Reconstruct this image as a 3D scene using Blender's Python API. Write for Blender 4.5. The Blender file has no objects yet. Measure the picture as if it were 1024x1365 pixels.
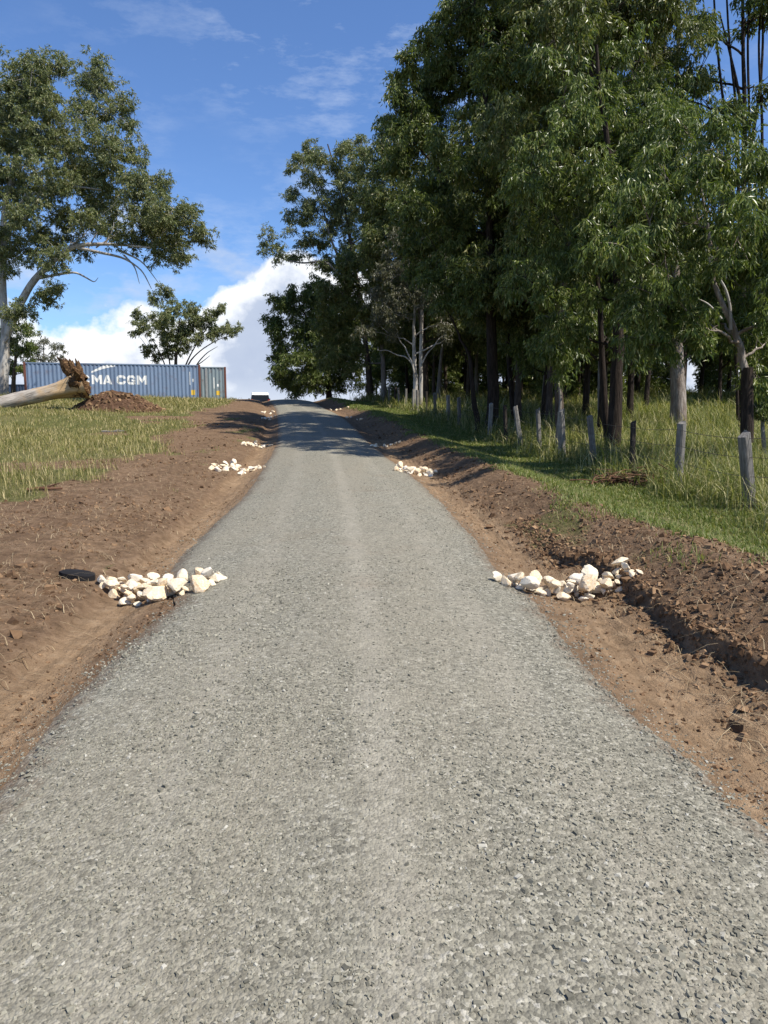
import bpy, bmesh, math, random
import numpy as np
from mathutils import Vector, Matrix, Quaternion

R = math.radians
scene = bpy.context.scene
COL = scene.collection
rng = np.random.default_rng(11)

# ------------------------------------------------------------------ noise
def _hash(ix, iy, seed):
    n = (ix.astype(np.int64) * 374761393 + iy.astype(np.int64) * 668265263 + seed * 974711) & 0xffffffff
    n = ((n ^ (n >> 13)) * 1274126177) & 0xffffffff
    n = n ^ (n >> 16)
    return (n & 0xffff) / 65535.0

def vnoise(x, y, seed=0):
    x = np.asarray(x, float); y = np.asarray(y, float)
    ix = np.floor(x); iy = np.floor(y)
    fx = x - ix; fy = y - iy
    fx = fx * fx * fx * (fx * (fx * 6 - 15) + 10); fy = fy * fy * fy * (fy * (fy * 6 - 15) + 10)
    a = _hash(ix, iy, seed); b = _hash(ix + 1, iy, seed)
    c = _hash(ix, iy + 1, seed); d = _hash(ix + 1, iy + 1, seed)
    return (a * (1 - fx) + b * fx) * (1 - fy) + (c * (1 - fx) + d * fx) * fy

def fbm(x, y, oct=4, seed=0, gain=.5):
    s = 0; a = 1; t = 0
    for k in range(oct):
        s = s + a * (vnoise(x * 2 ** k + 17.3 * k, y * 2 ** k - 9.1 * k, seed + k) - .5)
        t += a; a *= gain
    return s / t * 2          # about -1..1

def sstep(a, b, x):
    t = np.clip((np.asarray(x, float) - a) / (b - a), 0, 1)
    return t * t * (3 - 2 * t)

# ------------------------------------------------------------------ camera (real place: eye height 1.72 m, +Y is up the road)
F, CX, CY, CAMZ = 986.0, 512.0, 682.5, 1.72
PITCH = math.atan((CY - 555) / F)
def ray(px, py):
    u = (CY - py) / F
    return np.array([(px - CX) / F, math.cos(PITCH) + math.sin(PITCH) * u, -math.sin(PITCH) + math.cos(PITCH) * u])
def at(px, py, Y):
    d = ray(px, py); return np.array([0, 0, CAMZ]) + d * (Y / d[1])

# ------------------------------------------------------------------ terrain
_ky = np.array([-60, 0, 5, 10, 15, 20, 25, 30, 35, 40, 45, 50, 54, 58, 63, 75, 100, 200, 600], float)
_kz = np.array([-1.6, .0, .15, .31, .47, .63, .86, 1.20, 1.55, 1.86, 2.14, 2.5, 2.76, 2.88, 2.84, 2.25, .6, -6, -30], float)
def _pchip(xk, yk):
    h = np.diff(xk); d = np.diff(yk) / h
    m = np.zeros_like(yk); m[0] = d[0]; m[-1] = d[-1]
    for i in range(1, len(xk) - 1):
        if d[i - 1] * d[i] > 0:
            w1 = 2 * h[i] + h[i - 1]; w2 = h[i] + 2 * h[i - 1]
            m[i] = (w1 + w2) / (w1 / d[i - 1] + w2 / d[i])
    def f(x):
        x = np.clip(np.asarray(x, float), xk[0], xk[-1])
        i = np.clip(np.searchsorted(xk, x) - 1, 0, len(xk) - 2)
        t = (x - xk[i]) / h[i]
        return ((1 + 2 * t) * (1 - t) ** 2 * yk[i] + t * (1 - t) ** 2 * h[i] * m[i]
                + t * t * (3 - 2 * t) * yk[i + 1] + t * t * (t - 1) * h[i] * m[i + 1])
    return f
zr = _pchip(_ky, _kz)
def xc(y):
    y = np.asarray(y, float); yy = np.clip(y, 0, 62)
    return -.05 * yy - .0014 * yy ** 2 + (y - yy) * np.where(y > 62, -.2236, -.05)

HALF = 1.6
_ery = [-14, 2.2, 2.97, 3.3, 3.72, 4.61, 6.13, 6.68, 7.04, 8.88, 11.9, 14, 18, 24.4, 37, 45, 60, 100]; _eru = [1.8, 1.85, 1.76, 1.69, 1.62, 1.60, 1.70, 1.64, 1.57, 1.72, 1.82, 1.82, 1.76, 1.65, 1.80, 1.68, 1.6, 1.6]
_ely = [-14, 2.2, 3.34, 3.78, 4.6, 5.19, 5.8, 6.4, 7.3, 8.15, 9.69, 12.4, 18, 23.7, 37, 45, 60, 100]; _elu = [1.6, 1.55, 1.56, 1.60, 1.55, 1.42, 1.34, 1.50, 1.78, 1.83, 1.74, 1.55, 1.58, 1.50, 1.62, 1.5, 1.5, 1.5]
def _rag(y, s):
    return .035 * fbm(y * 1.1, y * 0 + s, 3, 5) + .045 * fbm(y * 3, y * 0 + s + 5, 3, 9)
def edge_l(y):   # half width of the gravel on the left / right, ragged
    y = np.asarray(y, float); return np.interp(y, _ely, _elu) + _rag(y, 3.3)
def edge_r(y):
    y = np.asarray(y, float); return np.interp(y, _ery, _eru) + _rag(y, 43.3)

def toe_r(y):
    return 2.32 + .16 * fbm(y * .5, y * 0 + 2, 2, 71) + .09 * fbm(y * 2.4, y * 0 + 7, 2, 73) + .5 * sstep(5, 3, y)

def masks(x, y):
    """grass, shoulder (compacted clay), lump (loose spoil)"""
    u = x - xc(y)
    n1 = fbm(x * .45, y * .3, 4, 21); n2 = fbm(x * 1.7, y * 1.1, 3, 25)
    lb = -4.2 - 1.0 * sstep(11, 8, y) - 6 * sstep(9, 6.5, y) - 1.5 * np.exp(-((y - 32) / 12) ** 2) + .9 * n1 + .5 * n2
    gl = sstep(.45, -.45, u - lb) * (1 - .8 * sstep(.25, .5, fbm(x * .55 + 9, y * .4, 3, 77)) * sstep(-11, -8, u))
    # a brown scraped strip through the left grass
    strip = np.exp(-((y - (15.5 + .55 * (u + 5))) / 1.3) ** 2) * sstep(-13, -9, u)
    gl = gl * (1 - .85 * strip * (u < 0))
    rb = 3.38 + .35 * n1 + .25 * n2 - .5 * sstep(22, 40, y)
    gr = sstep(-.25, .3, u - rb)
    grass = np.where(u < 0, gl, gr)
    grass = np.where(np.abs(u) < 1.7, 0, grass)
    # small tufts coming back through the spoil
    t = sstep(.34, .56, fbm(x * .9 + 5, y * .55, 3, 33))
    grass = np.maximum(grass, .55 * t * (np.abs(u) > 2.2) * (y > 3) * (y < 40))
    ul = u + 1.80 + .12 * n2; ur = u - 1.98 + .12 * n2
    wl = .24; wr = np.where(y < 8, .42, .30)
    sh = np.maximum(np.exp(-(ul / wl) ** 4), np.exp(-(ur / wr) ** 4)) * (y < 26)
    lump = (1 - grass) * sstep(1.95, 2.3, np.abs(u)) * sstep(60, 45, np.abs(y))
    return grass, sh, lump

def ground(x, y, fine=True):
    x = np.asarray(x, float); y = np.asarray(y, float)
    u = x - xc(y); z = zr(y)
    z = z + .13 * np.clip(1 - (u / 1.7) ** 2, 0, 1) * sstep(-1, 4, y)
    inb = sstep(2.2, 4.5, y) * sstep(66, 54, y)
    # left ditch, bank, paddock
    z = z - .07 * np.exp(-((u + 1.86) / .26) ** 2) * inb
    lift = .13 + .035 * np.clip(-u - 3, 0, 18) * sstep(8, 34, y) * sstep(58, 44, y)
    z = z + np.where(u < 0, (lift * sstep(-2.0, -3.1, u) + .05 * sstep(-2.02, -2.14, u)) * inb, 0)
    # right: flat clay shoulder, cut toe, spoil bank, verge, wood
    z = z - .07 * np.exp(-((u - 2.02) / .26) ** 2) * inb
    toe = toe_r(y)
    steep = sstep(9.5, 6, y)
    bank = (.12 * steep + .02) * sstep(toe, toe + .07, u) + .26 * sstep(toe, 3.2, u)
    bank = bank * (1 - .85 * sstep(3.3, 4.6, u)) * inb
    z = z + np.where(u > 0, bank, 0)
    z = z + np.where(u > 5, np.minimum(.022 * (u - 5), .8), 0) * sstep(0, 20, y) * sstep(120, 50, y)
    z = z + .10 * fbm(x * .12, y * .12, 3, 2) * sstep(2.5, 5, np.abs(u))
    if fine:
        g, s, l = masks(x, y)
        big = fbm(x * 2.1, y * 2.1, 3, 41); mid = fbm(x * 6.5, y * 6.5, 3, 45); sm = fbm(x * 19, y * 19, 2, 49)
        l = l * np.where(u < 0, .40, .52)
        z = z + l * (.055 * big + .045 * np.maximum(mid, -.2) + .018 * sm) + s * (.016 * mid + .010 * sm + .012 * fbm(x * 9, y * .7, 2, 47))
        z = z + g * .03 * big
    return z

def pix_ground(px, py):
    d = ray(px, py); o = np.array([0, 0, CAMZ])
    ts = np.concatenate([np.arange(1.5, 30, .02), np.arange(30, 140, .1)])
    P = o + ts[:, None] * d
    g = ground(P[:, 0], P[:, 1], False)
    k = np.argmax(P[:, 2] < g)
    return P[k][0], P[k][1]

# ------------------------------------------------------------------ scene helpers
def fast_mesh(name, V, Fq, mat=None, smooth=False):
    me = bpy.data.meshes.new(name)
    V = np.ascontiguousarray(V, np.float32); Fq = np.ascontiguousarray(Fq, np.int32)
    n, k = Fq.shape
    me.vertices.add(len(V)); me.vertices.foreach_set('co', V.ravel())
    me.loops.add(n * k); me.loops.foreach_set('vertex_index', Fq.ravel())
    me.polygons.add(n); me.polygons.foreach_set('loop_start', np.arange(0, n * k, k, dtype=np.int32))
    me.polygons.foreach_set('use_smooth', np.full(n, smooth))
    me.update(calc_edges=True)
    if mat: me.materials.append(mat)
    return me

def link(name, me, parent=None, loc=None):
    o = bpy.data.objects.new(name, me); COL.objects.link(o)
    if parent is not None: o.parent = parent
    if loc is not None: o.location = [float(v) for v in loc]
    return o

def tag(o, label=None, cat=None, group=None, kind=None):
    if label: o['label'] = label
    if cat: o['category'] = cat
    if group: o['group'] = group
    if kind: o['kind'] = kind
    return o

def empty(name, loc, rz=0):
    o = bpy.data.objects.new(name, None); COL.objects.link(o)
    o.empty_display_size = .3
    o.location = [float(v) for v in loc]; o.rotation_euler = (0, 0, rz)
    return o

class MB:
    """collects quads"""
    def __init__(s): s.V = []; s.F = []; s.n = 0
    def add(s, V, Fq):
        V = np.asarray(V, float); s.V.append(V); s.F.append(np.asarray(Fq, int) + s.n); s.n += len(V)
    def tube(s, P, r, k=6, cap=False, jit=0, rg=None):
        P = np.asarray(P, float); r = np.broadcast_to(np.asarray(r, float), (len(P),))
        T = np.gradient(P, axis=0); T /= np.linalg.norm(T, axis=1)[:, None] + 1e-9
        a = np.array([1., 0, 0]) if abs(T[0][0]) < .8 else np.array([0, 1., 0])
        N = np.zeros_like(P)
        for i in range(len(P)):
            a = a - T[i] * a.dot(T[i]); a /= np.linalg.norm(a) + 1e-9; N[i] = a
        B = np.cross(T, N)
        th = np.arange(k) * 2 * math.pi / k
        rr = r[:, None] * np.ones(k)
        if jit: rr = rr * (1 + jit * (rg.random(rr.shape) - .5) * 2)
        V = P[:, None, :] + rr[..., None] * (np.cos(th)[None, :, None] * N[:, None, :] + np.sin(th)[None, :, None] * B[:, None, :])
        m = len(P)
        i = np.arange(m - 1)[:, None]; j = np.arange(k)[None, :]
        q = np.stack([i * k + j, i * k + (j + 1) % k, (i + 1) * k + (j + 1) % k, (i + 1) * k + j], -1).reshape(-1, 4)
        s.add(V.reshape(-1, 3), q)
        if cap:
            for e, c in ((0, P[0]), (m - 1, P[-1])):
                ring = V[e]
                VV = np.concatenate([ring, c[None]])
                s.add(VV, [[j2, (j2 + 1) % k, k, k] for j2 in range(k)] if False else [[j2, (j2 + 1) % k, (j2 + 1) % k, k] for j2 in range(0)] or np.array([[j2, (j2 + 1) % k, (j2 + 2) % k, k] for j2 in range(0, k, 2)]))
    def box(s, lo, hi):
        x0, y0, z0 = lo; x1, y1, z1 = hi
        V = [(x0, y0, z0), (x1, y0, z0), (x1, y1, z0), (x0, y1, z0), (x0, y0, z1), (x1, y0, z1), (x1, y1, z1), (x0, y1, z1)]
        s.add(V, [(0, 3, 2, 1), (4, 5, 6, 7), (0, 1, 5, 4), (1, 2, 6, 5), (2, 3, 7, 6), (3, 0, 4, 7)])
    def build(s, name, mat, parent=None, smooth=False, bevel=0):
        me = fast_mesh(name, np.concatenate(s.V), np.concatenate(s.F), mat, smooth)
        o = link(name, me, parent)
        if bevel:
            b = o.modifiers.new('bevel', 'BEVEL'); b.width = bevel; b.segments = 2; b.limit_method = 'ANGLE'
        return o

# ------------------------------------------------------------------ materials
class NT:
    def __init__(s, name):
        s.m = bpy.data.materials.new(name); s.m.use_nodes = True
        s.t = s.m.node_tree; s.n = s.t.nodes; s.n.clear()
        s.out = s.n.new('ShaderNodeOutputMaterial')
    def new(s, typ, **kw):
        nd = s.n.new('ShaderNode' + typ)
        for k, v in kw.items():
            if k.startswith('i_'):
                key = k[2:]
                key = int(key) if key.isdigit() else key.replace('_', ' ')
                nd.inputs[key].default_value = v
            else: setattr(nd, k, v)
        return nd
    def l(s, a, b): s.t.links.new(a, b)
    def coord(s, kind='Object'): return s.new('TexCoord').outputs[kind]
    def noise(s, vec, scale, detail=4, rough=.55, dim='3D'):
        nd = s.new('TexNoise', noise_dimensions=dim); nd.inputs['Scale'].default_value = scale
        nd.inputs['Detail'].default_value = detail; nd.inputs['Roughness'].default_value = rough
        if vec is not None: s.l(vec, nd.inputs['Vector'])
        return nd.outputs['Fac']
    def mapping(s, vec, scale=(1, 1, 1), loc=(0, 0, 0)):
        nd = s.new('Mapping'); nd.inputs['Scale'].default_value = scale; nd.inputs['Location'].default_value = loc
        s.l(vec, nd.inputs['Vector']); return nd.outputs[0]
    def ramp(s, fac, stops, interp='LINEAR'):
        nd = s.new('ValToRGB'); e = nd.color_ramp.elements; nd.color_ramp.interpolation = interp
        while len(e) < len(stops): e.new(.5)
        for q, (p, c) in zip(e, stops):
            q.position = p; q.color = (*c, 1) if not np.isscalar(c) else (c, c, c, 1)
        s.l(fac, nd.inputs[0]); return nd.outputs[0]
    def mix(s, fac, a, b, mode='MIX'):
        nd = s.new('Mix', data_type='RGBA', blend_type=mode)
        for sock, v in ((nd.inputs[0], fac), (nd.inputs[6], a), (nd.inputs[7], b)):
            if hasattr(v, 'is_linked') or hasattr(v, 'links'): s.l(v, sock)
            elif np.isscalar(v): sock.default_value = v
            else: sock.default_value = (*v, 1)
        return nd.outputs[2]
    def math(s, op, a, b=None, clamp=False, c=None):
        nd = s.new('Math', operation=op, use_clamp=clamp)
        for i, v in enumerate((a, b, c)):
            if v is None: continue
            if hasattr(v, 'links'): s.l(v, nd.inputs[i])
            else: nd.inputs[i].default_value = v
        return nd.outputs[0]
    def bump(s, h, strength=.5, dist=.02, normal=None):
        nd = s.new('Bump'); nd.inputs['Strength'].default_value = strength; nd.inputs['Distance'].default_value = dist
        s.l(h, nd.inputs['Height'])
        if normal is not None: s.l(normal, nd.inputs['Normal'])
        return nd.outputs[0]
    def bsdf(s, color, rough=.8, normal=None, spec=.3, metal=0):
        p = s.new('BsdfPrincipled')
        for key, v in (('Base Color', color), ('Roughness', rough), ('Specular IOR Level', spec), ('Metallic', metal)):
            if hasattr(v, 'links'): s.l(v, p.inputs[key])
            elif key == 'Base Color': p.inputs[key].default_value = (*v, 1)
            else: p.inputs[key].default_value = v
        if normal is not None: s.l(normal, p.inputs['Normal'])
        s.l(p.outputs[0], s.out.inputs[0]); return p

def mat_ground():
    t = NT('soil_and_turf'); P = t.coord('Object')
    at_ = lambda n: t.new('Attribute', attribute_name=n).outputs['Fac']
    g, sh, lu = at_('grass'), at_('shoulder'), at_('lump')
    n1 = t.noise(P, 1.3, 6, .6); n2 = t.noise(P, 9, 6, .65); n3 = t.noise(P, 45, 4, .7); n4 = t.noise(P, .35, 3)
    soil = t.ramp(n2, [(.25, (0.096, 0.062, 0.036)), (.5, (0.185, 0.119, 0.071)), (.75, (0.284, 0.193, 0.120))])
    dark = t.ramp(n2, [(.25, (0.068, 0.043, 0.025)), (.55, (0.151, 0.094, 0.055)), (.8, (0.246, 0.163, 0.101))])
    soil = t.mix(t.math('MULTIPLY', lu, t.ramp(n1, [(.4, 0.), (.6, .75)])), soil, dark)
    clay = t.ramp(n2, [(.25, (0.201, 0.130, 0.073)), (.55, (0.293, 0.198, 0.117)), (.8, (0.380, 0.276, 0.175))])
    trk = t.noise(t.mapping(P, (16, 1.3, 8)), 1, 4, .6); n5 = t.noise(P, 130, 3, .7)
    clay = t.mix(1, clay, t.ramp(trk, [(.3, .74), (.7, 1.18)]), 'MULTIPLY'); clay = t.mix(t.ramp(n5, [(.62, 0.), (.72, .5)]), clay, (.10, .062, .04))
    shf = t.math('MULTIPLY', sh, t.ramp(t.math('ADD', n1, t.math('MULTIPLY', n3, .25)), [(.42, .25), (.62, 1.)]))
    soil = t.mix(shf, soil, clay)
    # straw litter flecks
    st = t.ramp(t.noise(t.mapping(P, (30, 90, 30)), 1, 2, .5), [(.66, 0.), (.70, 1.)])
    soil = t.mix(t.math('MULTIPLY', st, .35), soil, (.30, .22, .13))
    turf = t.ramp(n2, [(.3, (.06, .068, .02)), (.55, (.11, .112, .036)), (.8, (.20, .17, .075))])
    turf = t.mix(t.ramp(n4, [(.4, 0.), (.65, .5)]), turf, (.16, .135, .06))
    gf = t.ramp(t.math('ADD', g, t.math('MULTIPLY', t.math('SUBTRACT', n3, .5), .7)), [(.35, 0.), (.65, 1.)])
    c = t.mix(gf, soil, turf)
    h = t.math('ADD', t.math('ADD', n2, t.math('MULTIPLY', trk, .5)), t.math('ADD', t.math('MULTIPLY', n3, .5), t.math('MULTIPLY', n5, .25)))
    t.bsdf(c, .95, t.bump(h, 1, .045), .1)
    return t.m

def mat_gravel_road():
    t = NT('gravel_surface'); P = t.coord('Object')
    def vor(scale, feat='F1'):
        nd = t.new('TexVoronoi', feature=feat); nd.inputs['Scale'].default_value = scale; t.l(P, nd.inputs['Vector']); return nd
    warp = P
    v1 = vor(62); v2 = vor(120); 
    sep = t.new('SeparateColor'); t.l(v1.outputs['Color'], sep.inputs[0])
    sep2 = t.new('SeparateColor'); t.l(v2.outputs['Color'], sep2.inputs[0])
    stone = t.ramp(sep.outputs[0], [(0, (0.108, 0.102, 0.080)), (.35, (0.182, 0.171, 0.134)), (.7, (0.244, 0.228, 0.177)), (.93, (0.304, 0.284, 0.225)), (1, (0.378, 0.358, 0.300))])
    fine = t.ramp(sep2.outputs[0], [(0, (0.150, 0.136, 0.103)), (.6, (0.229, 0.208, 0.159)), (1, (0.296, 0.271, 0.211))])
    pat = t.noise(P, 2.2, 5, .6)
    wheel = t.noise(t.mapping(P, (1.6, .18, 1)), 1, 3, .5)
    fm = t.ramp(t.math('ADD', t.math('MULTIPLY', pat, .6), t.math('MULTIPLY', wheel, .5)), [(.46, 0.), (.68, .6)])
    c = t.mix(fm, stone, fine)
    dust = t.ramp(wheel, [(.42, 0.), (.68, .22)])
    c = t.mix(dust, c, (0.270, 0.238, 0.177))
    tr_ = t.new('Attribute', attribute_name='track').outputs['Fac']
    tn = t.ramp(t.math('ADD', t.math('MULTIPLY', tr_, .42), t.math('MULTIPLY', t.noise(P, 3.2, 5, .65), .6)), [(.52, 0.), (.85, .65)])
    c = t.mix(tn, c, (0.306, 0.280, 0.223))
    big = t.noise(P, 24, 3, .7); c = t.mix(1, c, t.ramp(big, [(.3, .78), (.7, 1.2)]), 'MULTIPLY')
    brown = t.ramp(t.noise(P, .8, 5, .65), [(.60, 0.), (.75, .35)])
    c = t.mix(brown, c, (0.176, 0.132, 0.087))
    # clay tracked onto the ragged edge
    ed = t.new('Attribute', attribute_name='edge').outputs['Fac']
    ef = t.ramp(t.math('ADD', ed, t.math('MULTIPLY', t.math('SUBTRACT', t.noise(P, 7, 5, .7), .5), .9)), [(.62, 0.), (.95, .8)])
    c = t.mix(ef, c, (0.116, 0.075, 0.047))
    h = t.math('ADD', t.math('MULTIPLY', v1.outputs['Distance'], -1), t.math('MULTIPLY', v2.outputs['Distance'], -.5))
    t.bsdf(c, .9, t.bump(h, .6, .012), .15)
    return t.m

def mat_island(name, stops, rough=.85, spec=.2, noise_scale=0, namount=.3):
    t = NT(name); g = t.new('NewGeometry')
    c = t.ramp(g.outputs['Random Per Island'], stops)
    if noise_scale:
        n = t.noise(t.coord('Object'), noise_scale, 4, .6)
        c = t.mix(1, c, t.ramp(n, [(.2, 1 - namount), (.8, 1 + namount)]), 'MULTIPLY')
    t.bsdf(c, rough, None, spec); return t.m

def mat_leaf(name, stops, trans=.26, rough=.40):
    t = NT(name); g = t.new('NewGeometry')
    c = t.ramp(g.outputs['Random Per Island'], stops)
    p = t.bsdf(c, rough, None, .32)
    tr = t.new('BsdfTranslucent'); t.l(t.mix(1, c, (1.25, 1.35, .55), 'MULTIPLY'), tr.inputs[0])
    mx = t.new('MixShader'); mx.inputs[0].default_value = trans
    t.l(p.outputs[0], mx.inputs[1]); t.l(tr.outputs[0], mx.inputs[2]); t.l(mx.outputs[0], t.out.inputs[0])
    return t.m

def mat_bark(name, stops, scale=(14, 14, 2.2), bump=.9, dist=.03, blotch=None):
    t = NT(name); P = t.coord('Object')
    n = t.noise(t.mapping(P, scale), 1, 6, .65)
    c = t.ramp(n, stops)
    if blotch:
        b = t.ramp(t.noise(t.mapping(P, (3.5, 3.5, 1.1)), 1, 4, .6), [(.48, 0.), (.60, .8)])
        c = t.mix(b, c, blotch)
    t.bsdf(c, .9, t.bump(n, bump, dist), .15); return t.m

M = {}
M['ground'] = mat_ground()
M['gravel'] = mat_gravel_road()
M['chip'] = mat_island('gravel_chip', [(0, (0.112, 0.106, 0.083)), (.3, (0.184, 0.173, 0.134)), (.65, (0.242, 0.228, 0.176)), (.94, (0.303, 0.283, 0.220)), (1, (0.406, 0.384, 0.322))], .9, .12, 90, .2)
M['clod'] = mat_island('soil_clod', [(0, (0.081, 0.047, 0.026)), (.6, (0.167, 0.101, 0.056)), (1, (0.276, 0.177, 0.100))], .95, .1, 40, .3)
M['straw'] = mat_island('straw', [(0, (.20, .14, .075)), (1, (.42, .33, .20))], .8)
M['long_grass'] = mat_leaf('long_grass', [(0, (.070, .100, .018)), (.4, (.125, .150, .034)), (.65, (.24, .235, .080)), (.84, (.42, .37, .18)), (1, (.54, .48, .27))], .3, .6)
M['verge_grass'] = mat_leaf('verge_grass', [(0, (.095, .130, .028)), (.6, (.16, .195, .048)), (.86, (.25, .24, .085)), (1, (.40, .35, .17))], .3, .6)
M['paddock'] = mat_leaf('paddock_grass', [(0, (0.115, 0.131, 0.031)), (.35, (0.196, 0.188, 0.053)), (.62, (0.345, 0.285, 0.121)), (1, (0.552, 0.456, 0.242))], .25, .65)
M['leaf_gum'] = mat_leaf('gum_leaf', [(0, (.085, .105, .042)), (.5, (.165, .190, .076)), (.85, (.25, .262, .12)), (1, (.32, .28, .15))])
M['leaf_olive'] = mat_leaf('olive_leaf', [(0, (.062, .080, .020)), (.5, (.118, .145, .036)), (.86, (.195, .205, .064)), (1, (.29, .25, .12))])
M['leaf_dark'] = mat_leaf('dark_leaf', [(0, (0.050, 0.075, 0.017)), (.5, (0.101, 0.135, 0.031)), (.9, (0.175, 0.205, 0.054)), (1, (0.248, 0.222, 0.092))])
M['leaf_fresh'] = mat_leaf('fresh_leaf', [(0, (.054, .080, .016)), (.5, (.110, .150, .032)), (.85, (.20, .235, .062)), (1, (.34, .33, .15))], .28, .36)
M['leaf_dull'] = mat_leaf('dull_leaf', [(0, (.075, .080, .045)), (.6, (.12, .12, .07)), (1, (.17, .15, .095))])
M['bark_iron'] = mat_bark('ironbark', [(.3, (.012, .009, .007)), (.55, (.040, .029, .022)), (.8, (.095, .072, .056))], (26, 26, 3), 1, .05)
M['bark_brown'] = mat_bark('brown_bark', [(.3, (.035, .026, .020)), (.55, (.085, .064, .050)), (.8, (.17, .14, .11))], (24, 24, 3.5), .9, .03)
M['bark_white'] = mat_bark('white_bark', [(.25, (.30, .27, .235)), (.55, (.46, .43, .385)), (.8, (.60, .57, .53))], (6, 6, 1.6), .35, .012, (.27, .23, .19))
M['bark_flaky'] = mat_bark('flaking_pale_bark', [(.25, (.09, .07, .055)), (.5, (.25, .21, .175)), (.75, (.44, .39, .34))], (16, 16, 3), 1, .05, (.16, .12, .09))
M['bark_grey'] = mat_bark('grey_bark', [(.25, (.10, .085, .07)), (.55, (.20, .18, .155)), (.8, (.33, .31, .28))], (18, 18, 2.5), .7, .02)

# ------------------------------------------------------------------ ground sheet
def cols():
    a = [0.0]; u = 0.0
    while u < 320:
        if u < 1.4: s = .09
        elif u < 4.6: s = .023
        elif u < 7: s = .05
        else: s = (u - 7) * .045 + .06
        u += s; a.append(u)
    a = np.array(a); return np.concatenate([-a[:0:-1], a])
def rows():
    a = list(np.arange(-40, 1.6, .9)); y = 1.6; a.append(y)
    while y < 700:
        y += max(.016, .0062 * y) if y < 64 else (y - 64) * .05 + .4
        a.append(y)
    return np.array(a)
US, YS = cols(), rows()
GY, GU = np.meshgrid(YS, US, indexing='ij')
GX = GU + xc(GY)
GZ = ground(GX, GY)
GZ = GZ - .05 * sstep(HALF - .05, HALF - .35, np.abs(GU)) * (np.abs(GY) < 75)     # bed under the gravel sheet
nr, nc = GX.shape
idx = np.arange(nr * nc).reshape(nr, nc)
Fq = np.stack([idx[:-1, :-1], idx[:-1, 1:], idx[1:, 1:], idx[1:, :-1]], -1).reshape(-1, 4)
me = fast_mesh('ground', np.stack([GX, GY, GZ], -1).reshape(-1, 3), Fq, M['ground'], True)
for nm, arr in zip(('grass', 'shoulder', 'lump'), masks(GX, GY)):
    a = me.attributes.new(nm, 'FLOAT', 'POINT'); a.data.foreach_set('value', arr.ravel().astype(np.float32))
tag(link('ground', me), kind='structure')

# ------------------------------------------------------------------ gravel road sheet
ys = [-14.0]
while ys[-1] < 92: ys.append(ys[-1] + (.035 if 1.5 < ys[-1] < 14 else .1 if 0 < ys[-1] < 64 else .5))
ys = np.array(ys)
tt = np.linspace(-1, 1, 81); tt = np.sign(tt) * (1 - (1 - np.abs(tt)) ** 1.25)
RY, RT = np.meshgrid(ys, tt, indexing='ij')
RU = np.where(RT < 0, RT * edge_l(RY), RT * edge_r(RY))
RX = RU + xc(RY)
def road_z(x, y):
    u = x - xc(y)
    return ground(x, y, False) + .012 + .010 * fbm(x * 1.1, y * .4, 3, 61) + .006 * fbm(x * 5, y * 5, 2, 63)
RZ = road_z(RX, RY)
fin = ground(RX, RY)
e = sstep(.86, 1.0, np.abs(RT))
RZ = RZ * (1 - e) + (np.minimum(fin, RZ) - .006) * e
nr, nc = RX.shape; idx = np.arange(nr * nc).reshape(nr, nc)
Fq = np.stack([idx[:-1, :-1], idx[:-1, 1:], idx[1:, 1:], idx[1:, :-1]], -1).reshape(-1, 4)
me = fast_mesh('gravel_road', np.stack([RX, RY, RZ], -1).reshape(-1, 3), Fq, M['gravel'], True)
a = me.attributes.new('edge', 'FLOAT', 'POINT'); a.data.foreach_set('value', (np.abs(RT) ** 3).ravel().astype(np.float32))
a = me.attributes.new('track', 'FLOAT', 'POINT'); a.data.foreach_set('value', np.maximum(np.exp(-((RU - .16) / .17) ** 2), .8 * np.maximum(np.exp(-((RU - .95) / .24) ** 2), np.exp(-((RU + .72) / .26) ** 2))).ravel().astype(np.float32))
tag(link('gravel_road', me), kind='structure')

# ------------------------------------------------------------------ loose stones, clods, straw
def rand_rot(n, rg):
    q = rg.normal(size=(n, 4)); q /= np.linalg.norm(q, axis=1)[:, None]
    w, x, y, z = q.T
    return np.stack([1 - 2 * (y * y + z * z), 2 * (x * y - z * w), 2 * (x * z + y * w),
                     2 * (x * y + z * w), 1 - 2 * (x * x + z * z), 2 * (y * z - x * w),
                     2 * (x * z - y * w), 2 * (y * z + x * w), 1 - 2 * (x * x + y * y)], -1).reshape(n, 3, 3)

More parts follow.
